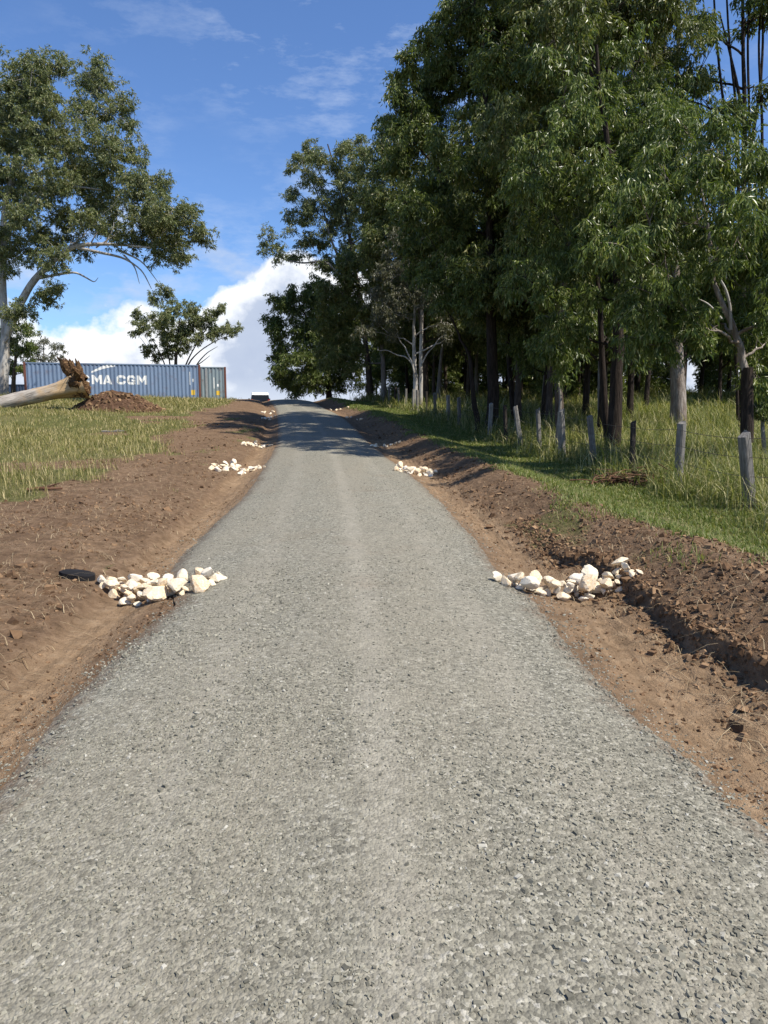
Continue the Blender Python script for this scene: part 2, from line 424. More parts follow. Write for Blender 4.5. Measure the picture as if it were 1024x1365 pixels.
CUBE_V = np.array([(-1, -1, -1), (1, -1, -1), (1, 1, -1), (-1, 1, -1), (-1, -1, 1), (1, -1, 1), (1, 1, 1), (-1, 1, 1)], float)
CUBE_F = np.array([(0, 3, 2, 1), (4, 5, 6, 7), (0, 1, 5, 4), (1, 2, 6, 5), (2, 3, 7, 6), (3, 0, 4, 7)])
def chips(P, size, rg, flat=(.55, 1.), jitter=.42, tilt=.45):
    n = len(P)
    V = CUBE_V[None] * (1 + jitter * (rg.random((n, 8, 3)) - .5) * 2) * .5
    V[:, 4:, :2] *= rg.uniform(.45, .95, (n, 1, 1))
    sc = np.stack([rg.uniform(.75, 1.35, n), rg.uniform(.6, 1.05, n), rg.uniform(flat[0], flat[1], n) * .75], -1) * size[:, None]
    V *= sc[:, None, :]
    th = rg.random(n) * 2 * np.pi; c, s = np.cos(th), np.sin(th); o = np.zeros(n); i = np.ones(n)
    Rz = np.stack([c, -s, o, s, c, o, o, o, i], -1).reshape(n, 3, 3)
    ta = rg.normal(0, tilt, n); c, s = np.cos(ta), np.sin(ta)
    Rx = np.stack([i, o, o, o, c, -s, o, s, c], -1).reshape(n, 3, 3)
    V = np.einsum('nij,nkj->nki', Rz @ Rx, V) + P[:, None, :]
    Fq = (CUBE_F[None] + 8 * np.arange(n)[:, None, None]).reshape(-1, 4)
    return V.reshape(-1, 3), Fq

rg = np.random.default_rng(3)
ps, ss = [], []
for y0, y1, dens in ((1.3, 2.6, 5200), (2.6, 3.6, 4200), (3.6, 5, 2800), (5, 7, 1700), (7, 10, 900), (10, 15, 380), (15, 24, 120)):
    n = int((y1 - y0) * 3.7 * dens)
    y = rg.uniform(y0, y1, n); t = rg.uniform(-1.13, 1.13, n)
    u = np.where(t < 0, t * edge_l(y), t * edge_r(y)); x = u + xc(y)
    pat = fbm(x * 2.0, y * 1.1, 3, 81)
    trk_ = np.exp(-((u - .16) / .17) ** 2)
    keep = rg.random(n) < np.clip(.72 + .8 * pat - .35 * trk_, .12, 1) * sstep(1.17, .86, np.abs(t))
    x, y, t = x[keep], y[keep], t[keep]; n = len(x)
    s = np.exp(rg.normal(math.log(.0080), .40, n)); s = np.clip(s, .004, .019) * (1 + .35 * (fbm(x * 1.3, y * .8, 2, 83)))
    ps.append(np.stack([x, y, np.where(np.abs(t) < .93, road_z(x, y), ground(x, y)) + s * .12], -1)); ss.append(s)
P = np.concatenate(ps); S = np.concatenate(ss)
V, Fq = chips(P, S, rg, (.45, .85), .45, .28)
tag(link('loose_gravel', fast_mesh('loose_gravel', V, Fq, M['chip'])), kind='stuff', label='loose grey crushed stone chips covering the driveway', cat='gravel')

ps, ss = [], []
for y0, y1, dens, smax in ((2.5, 6, 330, 1.), (6, 10, 230, 1.), (10, 18, 90, 1.2), (18, 34, 26, 1.6)):
    for side in (-1, 1):
        n = int((y1 - y0) * 5 * dens)
        y = rg.uniform(y0, y1, n); u = side * rg.uniform(1.9, 6.9 if side < 0 else 4.3, n); x = u + xc(y)
        g, s_, l = masks(x, y)
        pat = fbm(x * 1.6, y * 1.3, 3, 91)
        keep = rg.random(n) < np.clip(l * (.42 + 1.2 * pat), 0, 1)
        x, y = x[keep], y[keep]; n = len(x)
        s = np.clip(np.exp(rg.normal(math.log(.017 * smax), .55, n)), .006, .085)
        ps.append(np.stack([x, y, ground(x, y) + s * .12], -1)); ss.append(s)
# crumbs along the cut toe of the right bank
n = 2600; y = rg.uniform(3, 10, n); x = xc(y) + toe_r(y) + rg.normal(.05, .10, n)
s = np.clip(np.exp(rg.normal(math.log(.020), .5, n)), .008, .08); ps.append(np.stack([x, y, ground(x, y) + s * .1], -1)); ss.append(s)
n = 2600; y = np.exp(rg.uniform(math.log(2.6), math.log(14), n)); sd = np.where(rg.random(n) < .5, -1, 1)
x = xc(y) + np.where(sd < 0, -edge_l(y) - np.abs(rg.normal(0, .22, n)), edge_r(y) + np.abs(rg.normal(0, .28, n)))
s = np.clip(np.exp(rg.normal(math.log(.009), .5, n)), .004, .03); ps.append(np.stack([x, y, ground(x, y) + s * .1], -1)); ss.append(s)
P = np.concatenate(ps); S = np.concatenate(ss)
V, Fq = chips(P, S, rg, (.7, 1.2), .5, .8)
tag(link('soil_clods', fast_mesh('soil_clods', V, Fq, M['clod'])), kind='stuff', label='crumbled clods of dark brown soil over the graded banks', cat='soil')

def blades(P, h, w, az, bend, nseg=3, droop=0.0):
    n = len(P)
    t = np.linspace(0, 1, nseg + 1)
    dx, dy = np.cos(az), np.sin(az)
    out = h[:, None] * (bend[:, None] * t[None] ** 2)
    up = h[:, None] * (t[None] - .35 * bend[:, None] * t[None] ** 2 - droop * bend[:, None] * t[None] ** 3)
    C = np.stack([P[:, 0, None] + out * dx[:, None], P[:, 1, None] + out * dy[:, None], P[:, 2, None] + up], -1)
    wid = w[:, None] * (1 - .86 * t[None] ** 1.3) * .5
    sx, sy = -dy, dx
    S = np.stack([sx[:, None] * wid, sy[:, None] * wid, 0 * wid], -1)
    V = np.stack([C - S, C + S], 2).reshape(n, -1, 3)
    k = np.arange(nseg)
    q = np.stack([2 * k, 2 * k + 1, 2 * k + 3, 2 * k + 2], -1)
    Fq = (q[None] + (2 * (nseg + 1)) * np.arange(n)[:, None, None]).reshape(-1, 4)
    return V.reshape(-1, 3), Fq

# straw and torn grass lying on the spoil
n = 9000; y = np.exp(rg.uniform(math.log(3), math.log(26), n)); sd = np.where(rg.random(n) < .55, -1, 1)
u = sd * rg.uniform(2.0, 6.5, n); u = np.where(sd > 0, np.minimum(u, 4.2), u); x = u + xc(y)
P = np.stack([x, y, ground(x, y) + .01], -1)
V, Fq = blades(P, rg.uniform(.05, .2, n), rg.uniform(.003, .006, n), rg.random(n) * 6.28, rg.uniform(1.4, 2.4, n), 3, .25)
tag(link('straw_litter', fast_mesh('straw_litter', V, Fq, M['straw'])), kind='stuff', label='torn dry grass stalks scattered over the bare soil', cat='straw')

# ------------------------------------------------------------------ grass
def tuft_field(n, yr, ur, side, keepf, hf, wf, seed, mat, name, label, clump=6, bend=(.15, .8), spread=.05):
    rg = np.random.default_rng(seed)
    y = np.exp(rg.uniform(math.log(yr[0]), math.log(yr[1]), n)); u = side * rg.uniform(ur[0], ur[1], n)
    x = u + xc(y)
    k = rg.random(n) < keepf(x, y, u)
    x, y = x[k], y[k]
    hs = hf(x, y, rg)
    x = np.repeat(x, clump); y = np.repeat(y, clump); hs = np.repeat(hs, clump)
    m = len(x)
    x = x + rg.normal(0, 1, m) * spread * (1 + y * .03); y = y + rg.normal(0, 1, m) * spread * (1 + y * .03)
    h = hs * rg.uniform(.45, 1.1, m); w = wf(y) * rg.uniform(.6, 1.3, m)
    z = ground(x, y, False) - .01
    V, Fq = blades(np.stack([x, y, z], -1), h, w, rg.random(m) * 6.28, rg.uniform(bend[0], bend[1], m), 3, .12)
    o = link(name, fast_mesh(name, V, Fq, mat)); tag(o, kind='stuff', label=label, cat='grass')
    return o

gm = lambda x, y: masks(x, y)[0]
tuft_field(30000, (5.0, 52), (2.9, 6.2), 1, lambda x, y, u: gm(x, y) * sstep(6.3, 5.3, u) , lambda x, y, r: r.uniform(.05, .13, len(x)),
           lambda y: .006 + .0009 * y, 101, M['verge_grass'], 'short_grass', 'short bright green verge grass between the soil bank and fence', 6, (.2, 1.), .06)
tuft_field(21000, (7, 60), (5.2, 30), 1, lambda x, y, u: np.clip(sstep(5.0, 6.0, u + .5 * fbm(x * .8, y * .8, 2, 7)) * (.65 + .6 * fbm(x * .5, y * .5, 3, 55)), 0, 1) * (1.2 - .02 * u), lambda x, y, r: r.uniform(.5, 1.1, len(x)) * (1 + .3 * fbm(x * .6, y * .6, 2, 57)),
           lambda y: .006 + .0006 * y, 102, M['long_grass'], 'long_grass', 'long arching seeding grass along the fence and under the wood', 10, (.2, 1.55), .09)
tuft_field(30000, (9, 56), (3.8, 30), -1, lambda x, y, u: gm(x, y) * np.clip(.75 + .8 * fbm(x * .35, y * .35, 3, 66), .1, 1), lambda x, y, r: r.uniform(.12, .34, len(x)) * (1 + .8 * np.clip(fbm(x * .3, y * .3, 3, 68), -.4, 1)),
           lambda y: .004 + .0006 * y, 103, M['paddock'], 'paddock_grass', 'seeding green and straw coloured grass of the left paddock', 7, (.15, .8), .08)
tuft_field(6000, (3.5, 36), (2.3, 6), -1, lambda x, y, u: sstep(.34, .56, fbm(x * .9 + 5, y * .55, 3, 33)) * .9, lambda x, y, r: r.uniform(.04, .12, len(x)),
           lambda y: .005 + .0007 * y, 104, M['verge_grass'], 'grass_tufts', 'small green grass tufts regrowing on the left bare soil', 5, (.2, .9), .04)
tuft_field(2500, (3.5, 30), (2.4, 4), 1, lambda x, y, u: sstep(.42, .62, fbm(x * .9 + 5, y * .55, 3, 33)) * .8, lambda x, y, r: r.uniform(.03, .08, len(x)),
           lambda y: .005 + .0007 * y, 105, M['verge_grass'], 'bank_tufts', 'sparse green shoots regrowing on the right soil bank', 5, (.2, .9), .04)

# ------------------------------------------------------------------ stones of the ditch dams
def mat_rock():
    t = NT('limestone'); P = t.coord('Object'); ob = t.new('ObjectInfo')
    n = t.noise(P, 9, 5, .65); n2 = t.noise(P, 40, 4, .6)
    base = t.ramp(ob.outputs['Random'], [(0, (.64, .46, .27)), (.35, (.72, .57, .37)), (.7, (.76, .65, .47)), (1, (.70, .63, .52))])
    c = t.mix(t.ramp(n, [(.42, 0.), (.68, .75)]), base, (.78, .70, .56))
    c = t.mix(t.ramp(t.noise(P, 5, 4, .6), [(.60, 0.), (.74, .55)]), c, (.40, .38, .35))
    c = t.mix(t.ramp(t.noise(P, 14, 3, .6), [(.62, 0.), (.72, .35)]), c, (.48, .30, .15))
    t.bsdf(c, .9, t.bump(t.math('ADD', n, t.math('MULTIPLY', n2, .5)), .6, .012), .15); return t.m
M['rock'] = mat_rock()

def rock_mesh(rg, sub=2):
    bm = bmesh.new(); bmesh.ops.create_icosphere(bm, subdivisions=sub, radius=1)
    V = np.array([v.co for v in bm.verts]); F3 = np.array([[v.index for v in f.verts] for f in bm.faces]); bm.free()
    n = rg.integers(9, 14); N = rg.normal(size=(n, 3)); N /= np.linalg.norm(N, axis=1)[:, None]
    D = rg.uniform(.48, .80, n)
    dots = V @ N.T
    lim = np.where(dots > .05, D[None] / np.maximum(dots, .05), 9).min(1)
    V = V * np.minimum(lim, 1.0)[:, None]
    V *= rg.uniform(.985, 1.015, (len(V), 1))
    V *= np.array([rg.uniform(.95, 1.35), rg.uniform(.75, 1.05), rg.uniform(.6, .85)])
    V /= np.abs(V[:, 0]).max() * 2          # unit length
    return fast_mesh('rock', V, F3, M['rock'])
_rg = np.random.default_rng(5)
ROCKS = [rock_mesh(_rg, 3) for _ in range(14)] 

def dam(path, n, size, width, label, group, seed, layers=2):
    """stones laid along a pixel path that is first put down on the ground"""
    rg = np.random.default_rng(seed)
    G = np.array([pix_ground(*p) for p in path])
    seg = np.linalg.norm(np.diff(G, axis=0), axis=1); cum = np.concatenate([[0], np.cumsum(seg)])
    placed = []
    for k in range(n):
        best = None
        for tr in range(14):
            s = size * np.clip(np.exp(rg.normal(0, .30)), .55, 1.6)
            d = rg.uniform(0, cum[-1]); i = min(np.searchsorted(cum, d, 'right') - 1, len(seg) - 1)
            p = G[i] + (G[i + 1] - G[i]) * ((d - cum[i]) / seg[i])
            tdir = (G[i + 1] - G[i]) / seg[i]; nrm = np.array([-tdir[1], tdir[0]])
            fall = min(1, .45 + 2.0 * min(d, cum[-1] - d) / cum[-1])
            q = p + nrm * np.clip(rg.normal(0, .5), -1, 1) * width * fall
            base = float(ground(q[0], q[1], True)); z = base + s * .17; sup = 0
            for pp in placed:
                dd = math.hypot(pp[0] - q[0], pp[1] - q[1]); rr_ = .42 * (pp[3] + s)
                if dd < rr_: sup += 1; z = max(z, pp[2] + .72 * math.sqrt(rr_ * rr_ - dd * dd))
            if z - base > size * (.32 + .63 * min(1, 4.5 * min(d, cum[-1] - d) / cum[-1])) or (z - base > .42 * s and sup < 2): continue
            if best is None or z - base < best[0]: best = (z - base, q, z, s)
        if best: placed.append((best[1][0], best[1][1], best[2], best[3]))
    for (x, y, z, s) in placed:
        o = link('rock', ROCKS[rg.integers(len(ROCKS))], None, (x, y, z))
        o.scale = (s, s, s * rg.uniform(.7, 1.0)); o.rotation_euler = (rg.normal(0, .4), rg.normal(0, .4), rg.random() * 6.28)
        tag(o, label, 'rock', group)
    return placed
L_ = 'cream limestone rock heaped across the '
dam([(128, 782), (165, 790), (205, 797), (250, 788), (298, 772)], 80, .150, .18, L_ + 'left ditch, in the heap nearest the viewer', 'rocks of the nearest left heap', 1)
dam([(664, 776), (700, 787), (745, 796), (790, 795), (815, 783), (828, 774), (838, 766), (852, 766)], 76, .150, .13, L_ + 'right ditch, in the heap nearest the viewer', 'rocks of the nearest right heap', 2)
dam([(285, 626), (305, 625), (325, 626), (348, 625)], 50, .175, .34, L_ + 'left ditch, second heap up the driveway', 'rocks of the second left heap', 3)
dam([(531, 629), (550, 631), (562, 634), (577, 630)], 33, .175, .28, L_ + 'right ditch, second heap at the shadow edge', 'rocks of the second right heap', 4)
dam([(318, 593), (335, 594), (350, 595), (368, 593)], 20, .21, .26, L_ + 'left ditch, third heap just below the tree shadow', 'rocks of the third left heap', 6)
dam([(494, 595), (508, 596), (520, 594), (530, 591)], 12, .21, .26, L_ + 'right ditch, third heap lying in tree shade', 'rocks of the third right heap', 7)
dam([(343, 557), (352, 558), (364, 556)], 6, .25, .3, L_ + 'left ditch, grey heap lying in tree shade', 'rocks of the fourth left heap', 8)
dam([(464, 557), (474, 559), (486, 558)], 6, .24, .3, L_ + 'right ditch, grey fourth heap in tree shade', 'rocks of the fourth right heap', 9)
dam([(336, 548), (350, 551), (368, 547)], 11, .28, .3, L_ + 'left ditch, last sunlit heap before the crest', 'rocks of the farthest left heap', 10)
dam([(437, 546), (448, 547), (462, 545)], 7, .28, .26, L_ + 'right ditch, last sunlit heap before the crest', 'rocks of the farthest right heap', 12)

# thin flat black oval patch left of the near heap
def mat_plain(name, c, rough=.7, spec=.3, metal=0, nscale=0, namt=.2):
    t = NT(name)
    if nscale:
        n = t.noise(t.coord('Object'), nscale, 5, .6)
        cc = t.mix(1, c, t.ramp(n, [(.25, 1 - namt), (.75, 1 + namt)]), 'MULTIPLY'); t.bsdf(cc, rough, t.bump(n, .15, .01), spec, metal)
    else: t.bsdf(c, rough, None, spec, metal)
    return t.m
M['black'] = mat_plain('matt_black', (.012, .011, .011), .8, .2, 0, 20)
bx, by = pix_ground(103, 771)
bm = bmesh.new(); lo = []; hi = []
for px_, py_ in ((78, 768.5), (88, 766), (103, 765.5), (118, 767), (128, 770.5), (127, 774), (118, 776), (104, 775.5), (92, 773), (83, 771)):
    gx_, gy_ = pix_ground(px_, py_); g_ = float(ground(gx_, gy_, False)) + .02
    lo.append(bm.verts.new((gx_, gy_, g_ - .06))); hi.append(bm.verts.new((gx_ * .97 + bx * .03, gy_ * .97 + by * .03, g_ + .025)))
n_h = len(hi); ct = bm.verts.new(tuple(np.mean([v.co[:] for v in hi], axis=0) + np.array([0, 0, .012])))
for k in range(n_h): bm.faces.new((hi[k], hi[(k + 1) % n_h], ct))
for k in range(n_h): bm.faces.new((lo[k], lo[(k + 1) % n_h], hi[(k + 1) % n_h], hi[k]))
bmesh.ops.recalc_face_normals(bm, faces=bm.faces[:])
me = bpy.data.meshes.new('black_patch'); bm.to_mesh(me); bm.free(); me.materials.append(M['black'])
tag(link('black_patch', me), 'flat black oval patch lying on soil beside the left rock heap', 'mat')

# ------------------------------------------------------------------ fence
def mat_post(name, a, b):
    t = NT(name); P = t.coord('Object')
    n = t.noise(t.mapping(P, (45, 45, 2.5)), 1, 6, .6); n2 = t.noise(P, 6, 4)
    c = t.ramp(n, [(.3, a), (.6, b), (.85, tuple(min(1, 1.5 * q) for q in b))])
    c = t.mix(t.ramp(n2, [(.5, 0.), (.75, .5)]), c, tuple(.5 * q for q in a))
    t.bsdf(c, .95, t.bump(n, .8, .02), .1); return t.m
M['post_grey'] = mat_post('weathered_grey_timber', (.085, .078, .07), (.22, .205, .185))
M['post_pale'] = mat_post('pale_split_timber', (.13, .12, .105), (.31, .285, .25))
M['post_dark'] = mat_post('charred_dark_timber', (.022, .018, .015), (.060, .050, .042))
FENCE = lambda y: float(xc(y)) + 6.12
def post_depth(px):
    y = np.linspace(6, 60, 4000); q = CX + F * (xc(y) + 6.12) / y
    return float(y[np.argmin(np.abs(q - px))])
def make_post(px, py_top, py_base, wpx, lean, mat, label, seed, group=None, yy=None):
    rg = np.random.default_rng(seed)
    Y = yy if yy else post_depth(px); X = (px - CX) * Y / F / math.cos(0)
    z0 = float(ground(X, Y, False)); top = at(px, py_top, Y)[2]
    H = max(.8, top - z0); W = wpx * Y / F * .58
    mb = MB(); k = 8; n = 9
    ang = np.array([-.9, -.45, .45, .9, math.pi - .9, math.pi - .45, math.pi + .45, math.pi + .9])
    V = []
    off = rg.normal(0, .02, (k,))
    for i in range(n):
        z = -.3 + (H + .3) * i / (n - 1)
        ta = 1 - .10 * i / (n - 1)
        for j in range(k):
            rx = W * .5 * (1 + off[j] * 2 + rg.normal(0, .02)); ry = W * .42 * (1 + off[j] * 2 + rg.normal(0, .02))
            topcut = (rg.normal(0, .012) + .02 * math.cos(ang[j])) if i == n - 1 else 0
            V.append((rx * ta * math.cos(ang[j]) * 1.25, ry * ta * math.sin(ang[j]) * 1.25, z + topcut))
    V = np.array(V)
    i, j = np.meshgrid(np.arange(n - 1), np.arange(k), indexing='ij'); i = i.ravel(); j = j.ravel()
    Fq = np.stack([i * k + j, i * k + (j + 1) % k, (i + 1) * k + (j + 1) % k, (i + 1) * k + j], -1)
    b = (n - 1) * k
    Fq = np.concatenate([Fq, [(b, b + 1, b + 2, b + 3), (b, b + 3, b + 4, b + 7), (b + 4, b + 5, b + 6, b + 7)]])
    o = link('fence_post', fast_mesh('fence_post', V, Fq, mat), None, (X, Y, z0))
    o.rotation_euler = (rg.normal(0, .04), -math.atan(lean * Y / F / H) * -1, rg.normal(.45, .25))
    tag(o, label, 'fence post', group); return np.array([X, Y, z0]), H, lean * Y / F
posts = []
PL = [(1004, 573, 674, 26, -32, 'post_grey', 'thick grey split fence post nearest the viewer, leaning left at the right edge'),
      (905, 563, 630, 19, -7, 'post_grey', 'squat grey fence post in tall grass, second nearest the viewer'),
      (843, 563, 632, 11, 0, 'post_dark', 'thin blackened fence post beside the dead brush heap'),
      (793, 553, 626, 13, -16, 'post_grey', 'grey fence post leaning left beside the rough black trunk'),
      (749, 545, 608, 15, -14, 'post_pale', 'tall pale fence post leaning left under the low fresh foliage'),
      (719, 545, 594, 9, -3, 'post_grey', 'slim grey fence post between a pale leaning post and a split one'),
      (694, 541, 588, 10, -9, 'post_pale', 'bright pale split fence post in front of the brown trunk pair'),
      (674, 540, 575, 8, -3, 'post_dark', 'dark narrow fence post between the big black trunk and brown trunk pair'),
      (652, 538, 577, 9, 0, 'post_pale', 'straight pale fence post at the foot of the big black trunk'),
      (612, 530, 562, 8, -2, 'post_grey', 'dull grey fence post standing left of the crooked dark trunk'),
      (597, 527, 560, 8, 0, 'post_pale', 'pale fence post in shaded grass, right of the white twin trunk'),
      (580, 524, 556, 6, -2, 'post_grey', ''), (568, 522, 550, 5, 0, 'post_dark', ''), (556, 520, 546, 6, 0, 'post_grey', ''), (550, 519, 545, 5, 1, 'post_pale', ''),
      (541, 518, 543, 5, 0, 'post_grey', ''), (533, 517, 540, 5, 0, 'post_grey', ''), (526, 516, 538, 5, 1, 'post_dark', ''), (519, 516, 536, 5, 0, 'post_grey', ''), (512, 516, 535, 5, 0, 'post_grey', '')]
for k, (px, t_, b_, w, ln, mt, lab) in enumerate(PL):
    far = lab == ''
    posts.append(make_post(px, t_, b_, w, ln, M[mt], lab or 'small weathered post in the far row of the fence near the white twin trunk', 200 + k, 'far fence posts near the crest' if far else 'fence posts along the wood'))
M['wire'] = mat_plain('rusty_wire', (.10, .085, .07), .6, .4, .6)
fw = empty('fence_wire', posts[0][0]); tag(fw, 'thin sagging wire strands strung along the timber fence posts', 'fence wire')
for lev in (.42, .66, .90):
    pts = []
    first = posts[0]
    q0 = first[0] + np.array([2.6, -2.8, 0]); q0[2] = float(ground(q0[0], q0[1], False)) + .15
    pts.append(q0 + np.array([0, 0, first[1] * lev]))
    for (p, H, ln) in posts[:12]:
        pts.append(p + np.array([ln * lev - .03, -.10, H * lev]))
    fine = []
    for a, b in zip(pts[:-1], pts[1:]):
        for s in np.linspace(0, 1, 6)[:-1]: fine.append(a + (b - a) * s - np.array([0, 0, .10 * s * (1 - s)]))
    fine.append(pts[-1])
    mb = MB(); mb.tube(np.array(fine) - np.array(posts[0][0]), 0.0042, 4); mb.build('strand', M['wire'], fw)

# dead brush heap at the fence
M['dead'] = mat_island('dead_brush', [(0, (.045, .022, .013)), (.6, (.13, .065, .038)), (1, (.25, .17, .11))], .9)
hx, hy = FENCE(13.9) - .38, 13.9
mb = MB(); r_ = np.random.default_rng(8)
for k in range(120):
    a = r_.normal(0, .5) + (0 if r_.random() < .45 else r_.random() * 6); L = r_.uniform(.25, .9)
    c = np.array([hx + r_.normal(0, .34), hy + r_.normal(0, .20), 0]); c[2] = float(ground(c[0], c[1], False)) + abs(r_.normal(0, .07)) + .02
    d = np.array([math.cos(a), math.sin(a), r_.normal(0, .2)]); s = np.linspace(-.5, .5, 4)
    P = c + d * L * s[:, None] + r_.normal(0, .02, (4, 3)); P[:, 2] += .05 * (1 - 4 * s * s)
    mb.tube(P, np.linspace(.012, .004, 4) * r_.uniform(.5, 1.5), 4)
o = mb.build('brush_heap', M['dead']); tag(o, 'heap of red brown dead twigs at the foot of the thin blackened post', 'brush heap')

# small pale scraps on the left bank
for (px, py), L_s, lab, nm in (((151, 576), .75, 'short pale dead stick lying at the edge of the left grass', 'stick'), ((60, 655), .5, 'crooked brown stick lying on the bare left soil', 'stick')):
    sx_, sy_ = pix_ground(px, py); r_ = np.random.default_rng(px)
    s = np.linspace(-.5, .5, 7); P = np.stack([sx_ + s * L_s, sy_ + .1 * s + r_.normal(0, .012, 7), np.zeros(7)], -1)
    P[:, 2] = [float(ground(a, b, True)) + .035 for a, b in P[:, :2]]
    mb = MB(); mb.tube(P, np.linspace(.035, .016, 7), 6, False, .2, r_); mb.tube(np.array([P[3], P[3] + (.12, .05, .05), P[3] + (.22, .07, .08)]), np.array([.015, .012, .006]), 5)
    tag(mb.build(nm, M['post_pale'] if px > 100 else M['dead']), lab, 'stick')

# ------------------------------------------------------------------ fallen log with its root plate
def mat_log():
    t = NT('dead_log_wood'); P = t.coord('Object')
    n = t.noise(t.mapping(P, (2, 14, 14)), 1, 6, .65); n2 = t.noise(P, 2.2, 4, .6)
    c = t.ramp(n, [(.3, (.07, .058, .048)), (.47, (.30, .265, .225)), (.75, (.50, .455, .39))])
    c = t.mix(t.ramp(n2, [(.5, 0.), (.68, .6)]), c, (.25, .20, .16))
    # fresh ochre wood towards the butt (object x grows to the root plate)
    sx = t.new('SeparateXYZ'); t.l(P, sx.inputs[0])
    f = t.ramp(t.math('ADD', t.math('MULTIPLY', sx.outputs[0], .145), t.math('MULTIPLY', n2, .6)), [(.78, 0.), (1.0, .7)])
    c = t.mix(f, c, (.48, .31, .14))
    t.bsdf(c, .92, t.bump(n, .8, .03), .1); return t.m
M['log'] = mat_log()
M['root'] = mat_bark('torn_root_wood', [(.3, (.022, .012, .007)), (.52, (.10, .055, .027)), (.8, (.40, .26, .12))], (9, 9, 9), 1, .05)
A = at(-60, 558, 34.0); B_ = at(111, 509, 35.6)
Ld = B_ - A; LL = np.linalg.norm(Ld)
lg = empty('fallen_log', A); tag(lg, 'bleached fallen tree trunk with torn root plate, lying on the paddock', 'log')
lg.rotation_euler = Vector(Ld).to_track_quat('X', 'Z').to_euler()
r_ = np.random.default_rng(14)
n, k = 46, 26; sx = np.linspace(0, LL, n); V = []
for i, x in enumerate(sx):
    f = x / LL
    rad = .33 + .03 * f + .34 * max(0, (f - .70) / .30) ** 2.2
    for j in range(k):
        a = j * 2 * math.pi / k
        fl = 1 + .16 * max(0, (f - .55) / .45) * math.cos(5 * a + .8) + .11 * float(fbm(np.array(x * 1.9), np.array(3 * math.cos(a) + 9 + 2 * math.sin(a)), 3, 5))
        V.append((x, rad * fl * math.cos(a), rad * fl * math.sin(a) + .06 * math.sin(x * .9)))
i, j = np.meshgrid(np.arange(n - 1), np.arange(k), indexing='ij'); i = i.ravel(); j = j.ravel()
Fq = np.stack([i * k + j, i * k + (j + 1) % k, (i + 1) * k + (j + 1) % k, (i + 1) * k + j], -1)
link('trunk', fast_mesh('trunk', np.array(V), Fq, M['log'], True), lg)
mb = MB()
for q in range(58):                                   # jagged roots and splinters round the butt
    a = r_.uniform(0, 2 * math.pi); up = math.sin(a)
    rad0 = r_.uniform(.10, .60); L = r_.uniform(.25, .68) * (1.45 if up > .2 else .7)
    s = np.linspace(0, 1, 5)
    d = np.array([r_.uniform(-.45, .35), .8 * math.cos(a), math.sin(a) + .25]); d /= np.linalg.norm(d)
    st = np.array([LL - r_.uniform(.0, .45), rad0 * math.cos(a), rad0 * math.sin(a) + .05])
    P = st + d * L * s[:, None] + np.cumsum(r_.normal(0, .035, (5, 3)), 0)
    w0 = r_.uniform(.10, .26)
    mb.tube(P, np.array([w0, w0 * .95, w0 * .7, w0 * .45, .015]), 6, False, .4, r_)
for q in range(9):                                    # a few rootlets
    a = r_.uniform(.4, 2.8); s = np.linspace(0, 1, 5)
    st = np.array([LL + r_.uniform(-.4, .1), .6 * math.cos(a), .6 * math.sin(a) + .1])
    P = st + np.array([r_.normal(0, .4), math.cos(a), math.sin(a)]) * r_.uniform(.3, .6) * s[:, None] + np.cumsum(r_.normal(0, .05, (5, 3)), 0)
    mb.tube(P, np.linspace(.025, .006, 5), 4)
mb.build('root_plate', M['root'], lg)
# torn ragged butt face (a dished disc set inside the flare)
V = [(LL - .45, 0, 0)]; Fq = []
for ring, (rr, dx) in enumerate(((.25, .02), (.5, .16), (.72, .05))):
    for j in range(24):
        a = j * 2 * math.pi / 24; V.append((LL - .4 + dx + r_.normal(0, .10), rr * math.cos(a) * r_.uniform(.85, 1.1), rr * math.sin(a) * r_.uniform(.85, 1.1)))
for j in range(0, 24, 2): Fq.append((0, 1 + j, 1 + (j + 1) % 24, 1 + (j + 2) % 24))
for ring in range(2):
    for j in range(24): Fq.append((1 + ring * 24 + j, 1 + (ring + 1) * 24 + j, 1 + (ring + 1) * 24 + (j + 1) % 24, 1 + ring * 24 + (j + 1) % 24))
link('butt', fast_mesh('butt', np.array(V), np.array(Fq), M['root']), lg)

# ------------------------------------------------------------------ soil mound
mx_, my_ = float(at(157, 540, 36.2)[0]), 36.2
n = 90; gx, gy = np.meshgrid(np.linspace(-2.6, 2.6, n), np.linspace(-1.6, 1.6, n), indexing='ij')
rr = np.sqrt((gx / 2.25) ** 2 + (gy / 1.3) ** 2)
hz = 1.0 * np.clip(1 - rr ** 1.35, 0, 1) * (1 + .12 * fbm(gx * 1.2, gy * 1.2, 3, 3)) + (.10 * fbm(gx * 3.5, gy * 3.5, 4, 7) + .05 * fbm(gx * 11, gy * 11, 2, 8)) * sstep(1.05, .8, rr)
gz = ground(gx + mx_, gy + my_, False) + hz - .06 * sstep(.9, 1.05, rr)
idx = np.arange(n * n).reshape(n, n)
Fq = np.stack([idx[:-1, :-1], idx[1:, :-1], idx[1:, 1:], idx[:-1, 1:]], -1).reshape(-1, 4)
def mat_mound():
    t = NT('mound_soil'); P = t.coord('Object'); n_ = t.noise(P, 5, 6, .7)
    t.bsdf(t.ramp(n_, [(.3, (.045, .024, .014)), (.55, (.11, .063, .038)), (.8, (.20, .125, .08))]), .95, t.bump(n_, 1, .08), .1); return t.m
M['mound'] = mat_mound()
mz = float(ground(mx_, my_, False))
md = empty('soil_mound', (mx_, my_, mz)); tag(md, 'heap of dug brown soil beside the torn root plate', 'soil mound')
link('heap', fast_mesh('heap', np.stack([gx, gy, gz - mz], -1).reshape(-1, 3), Fq, M['mound'], True), md)
r_ = np.random.default_rng(4); P = []; S = []
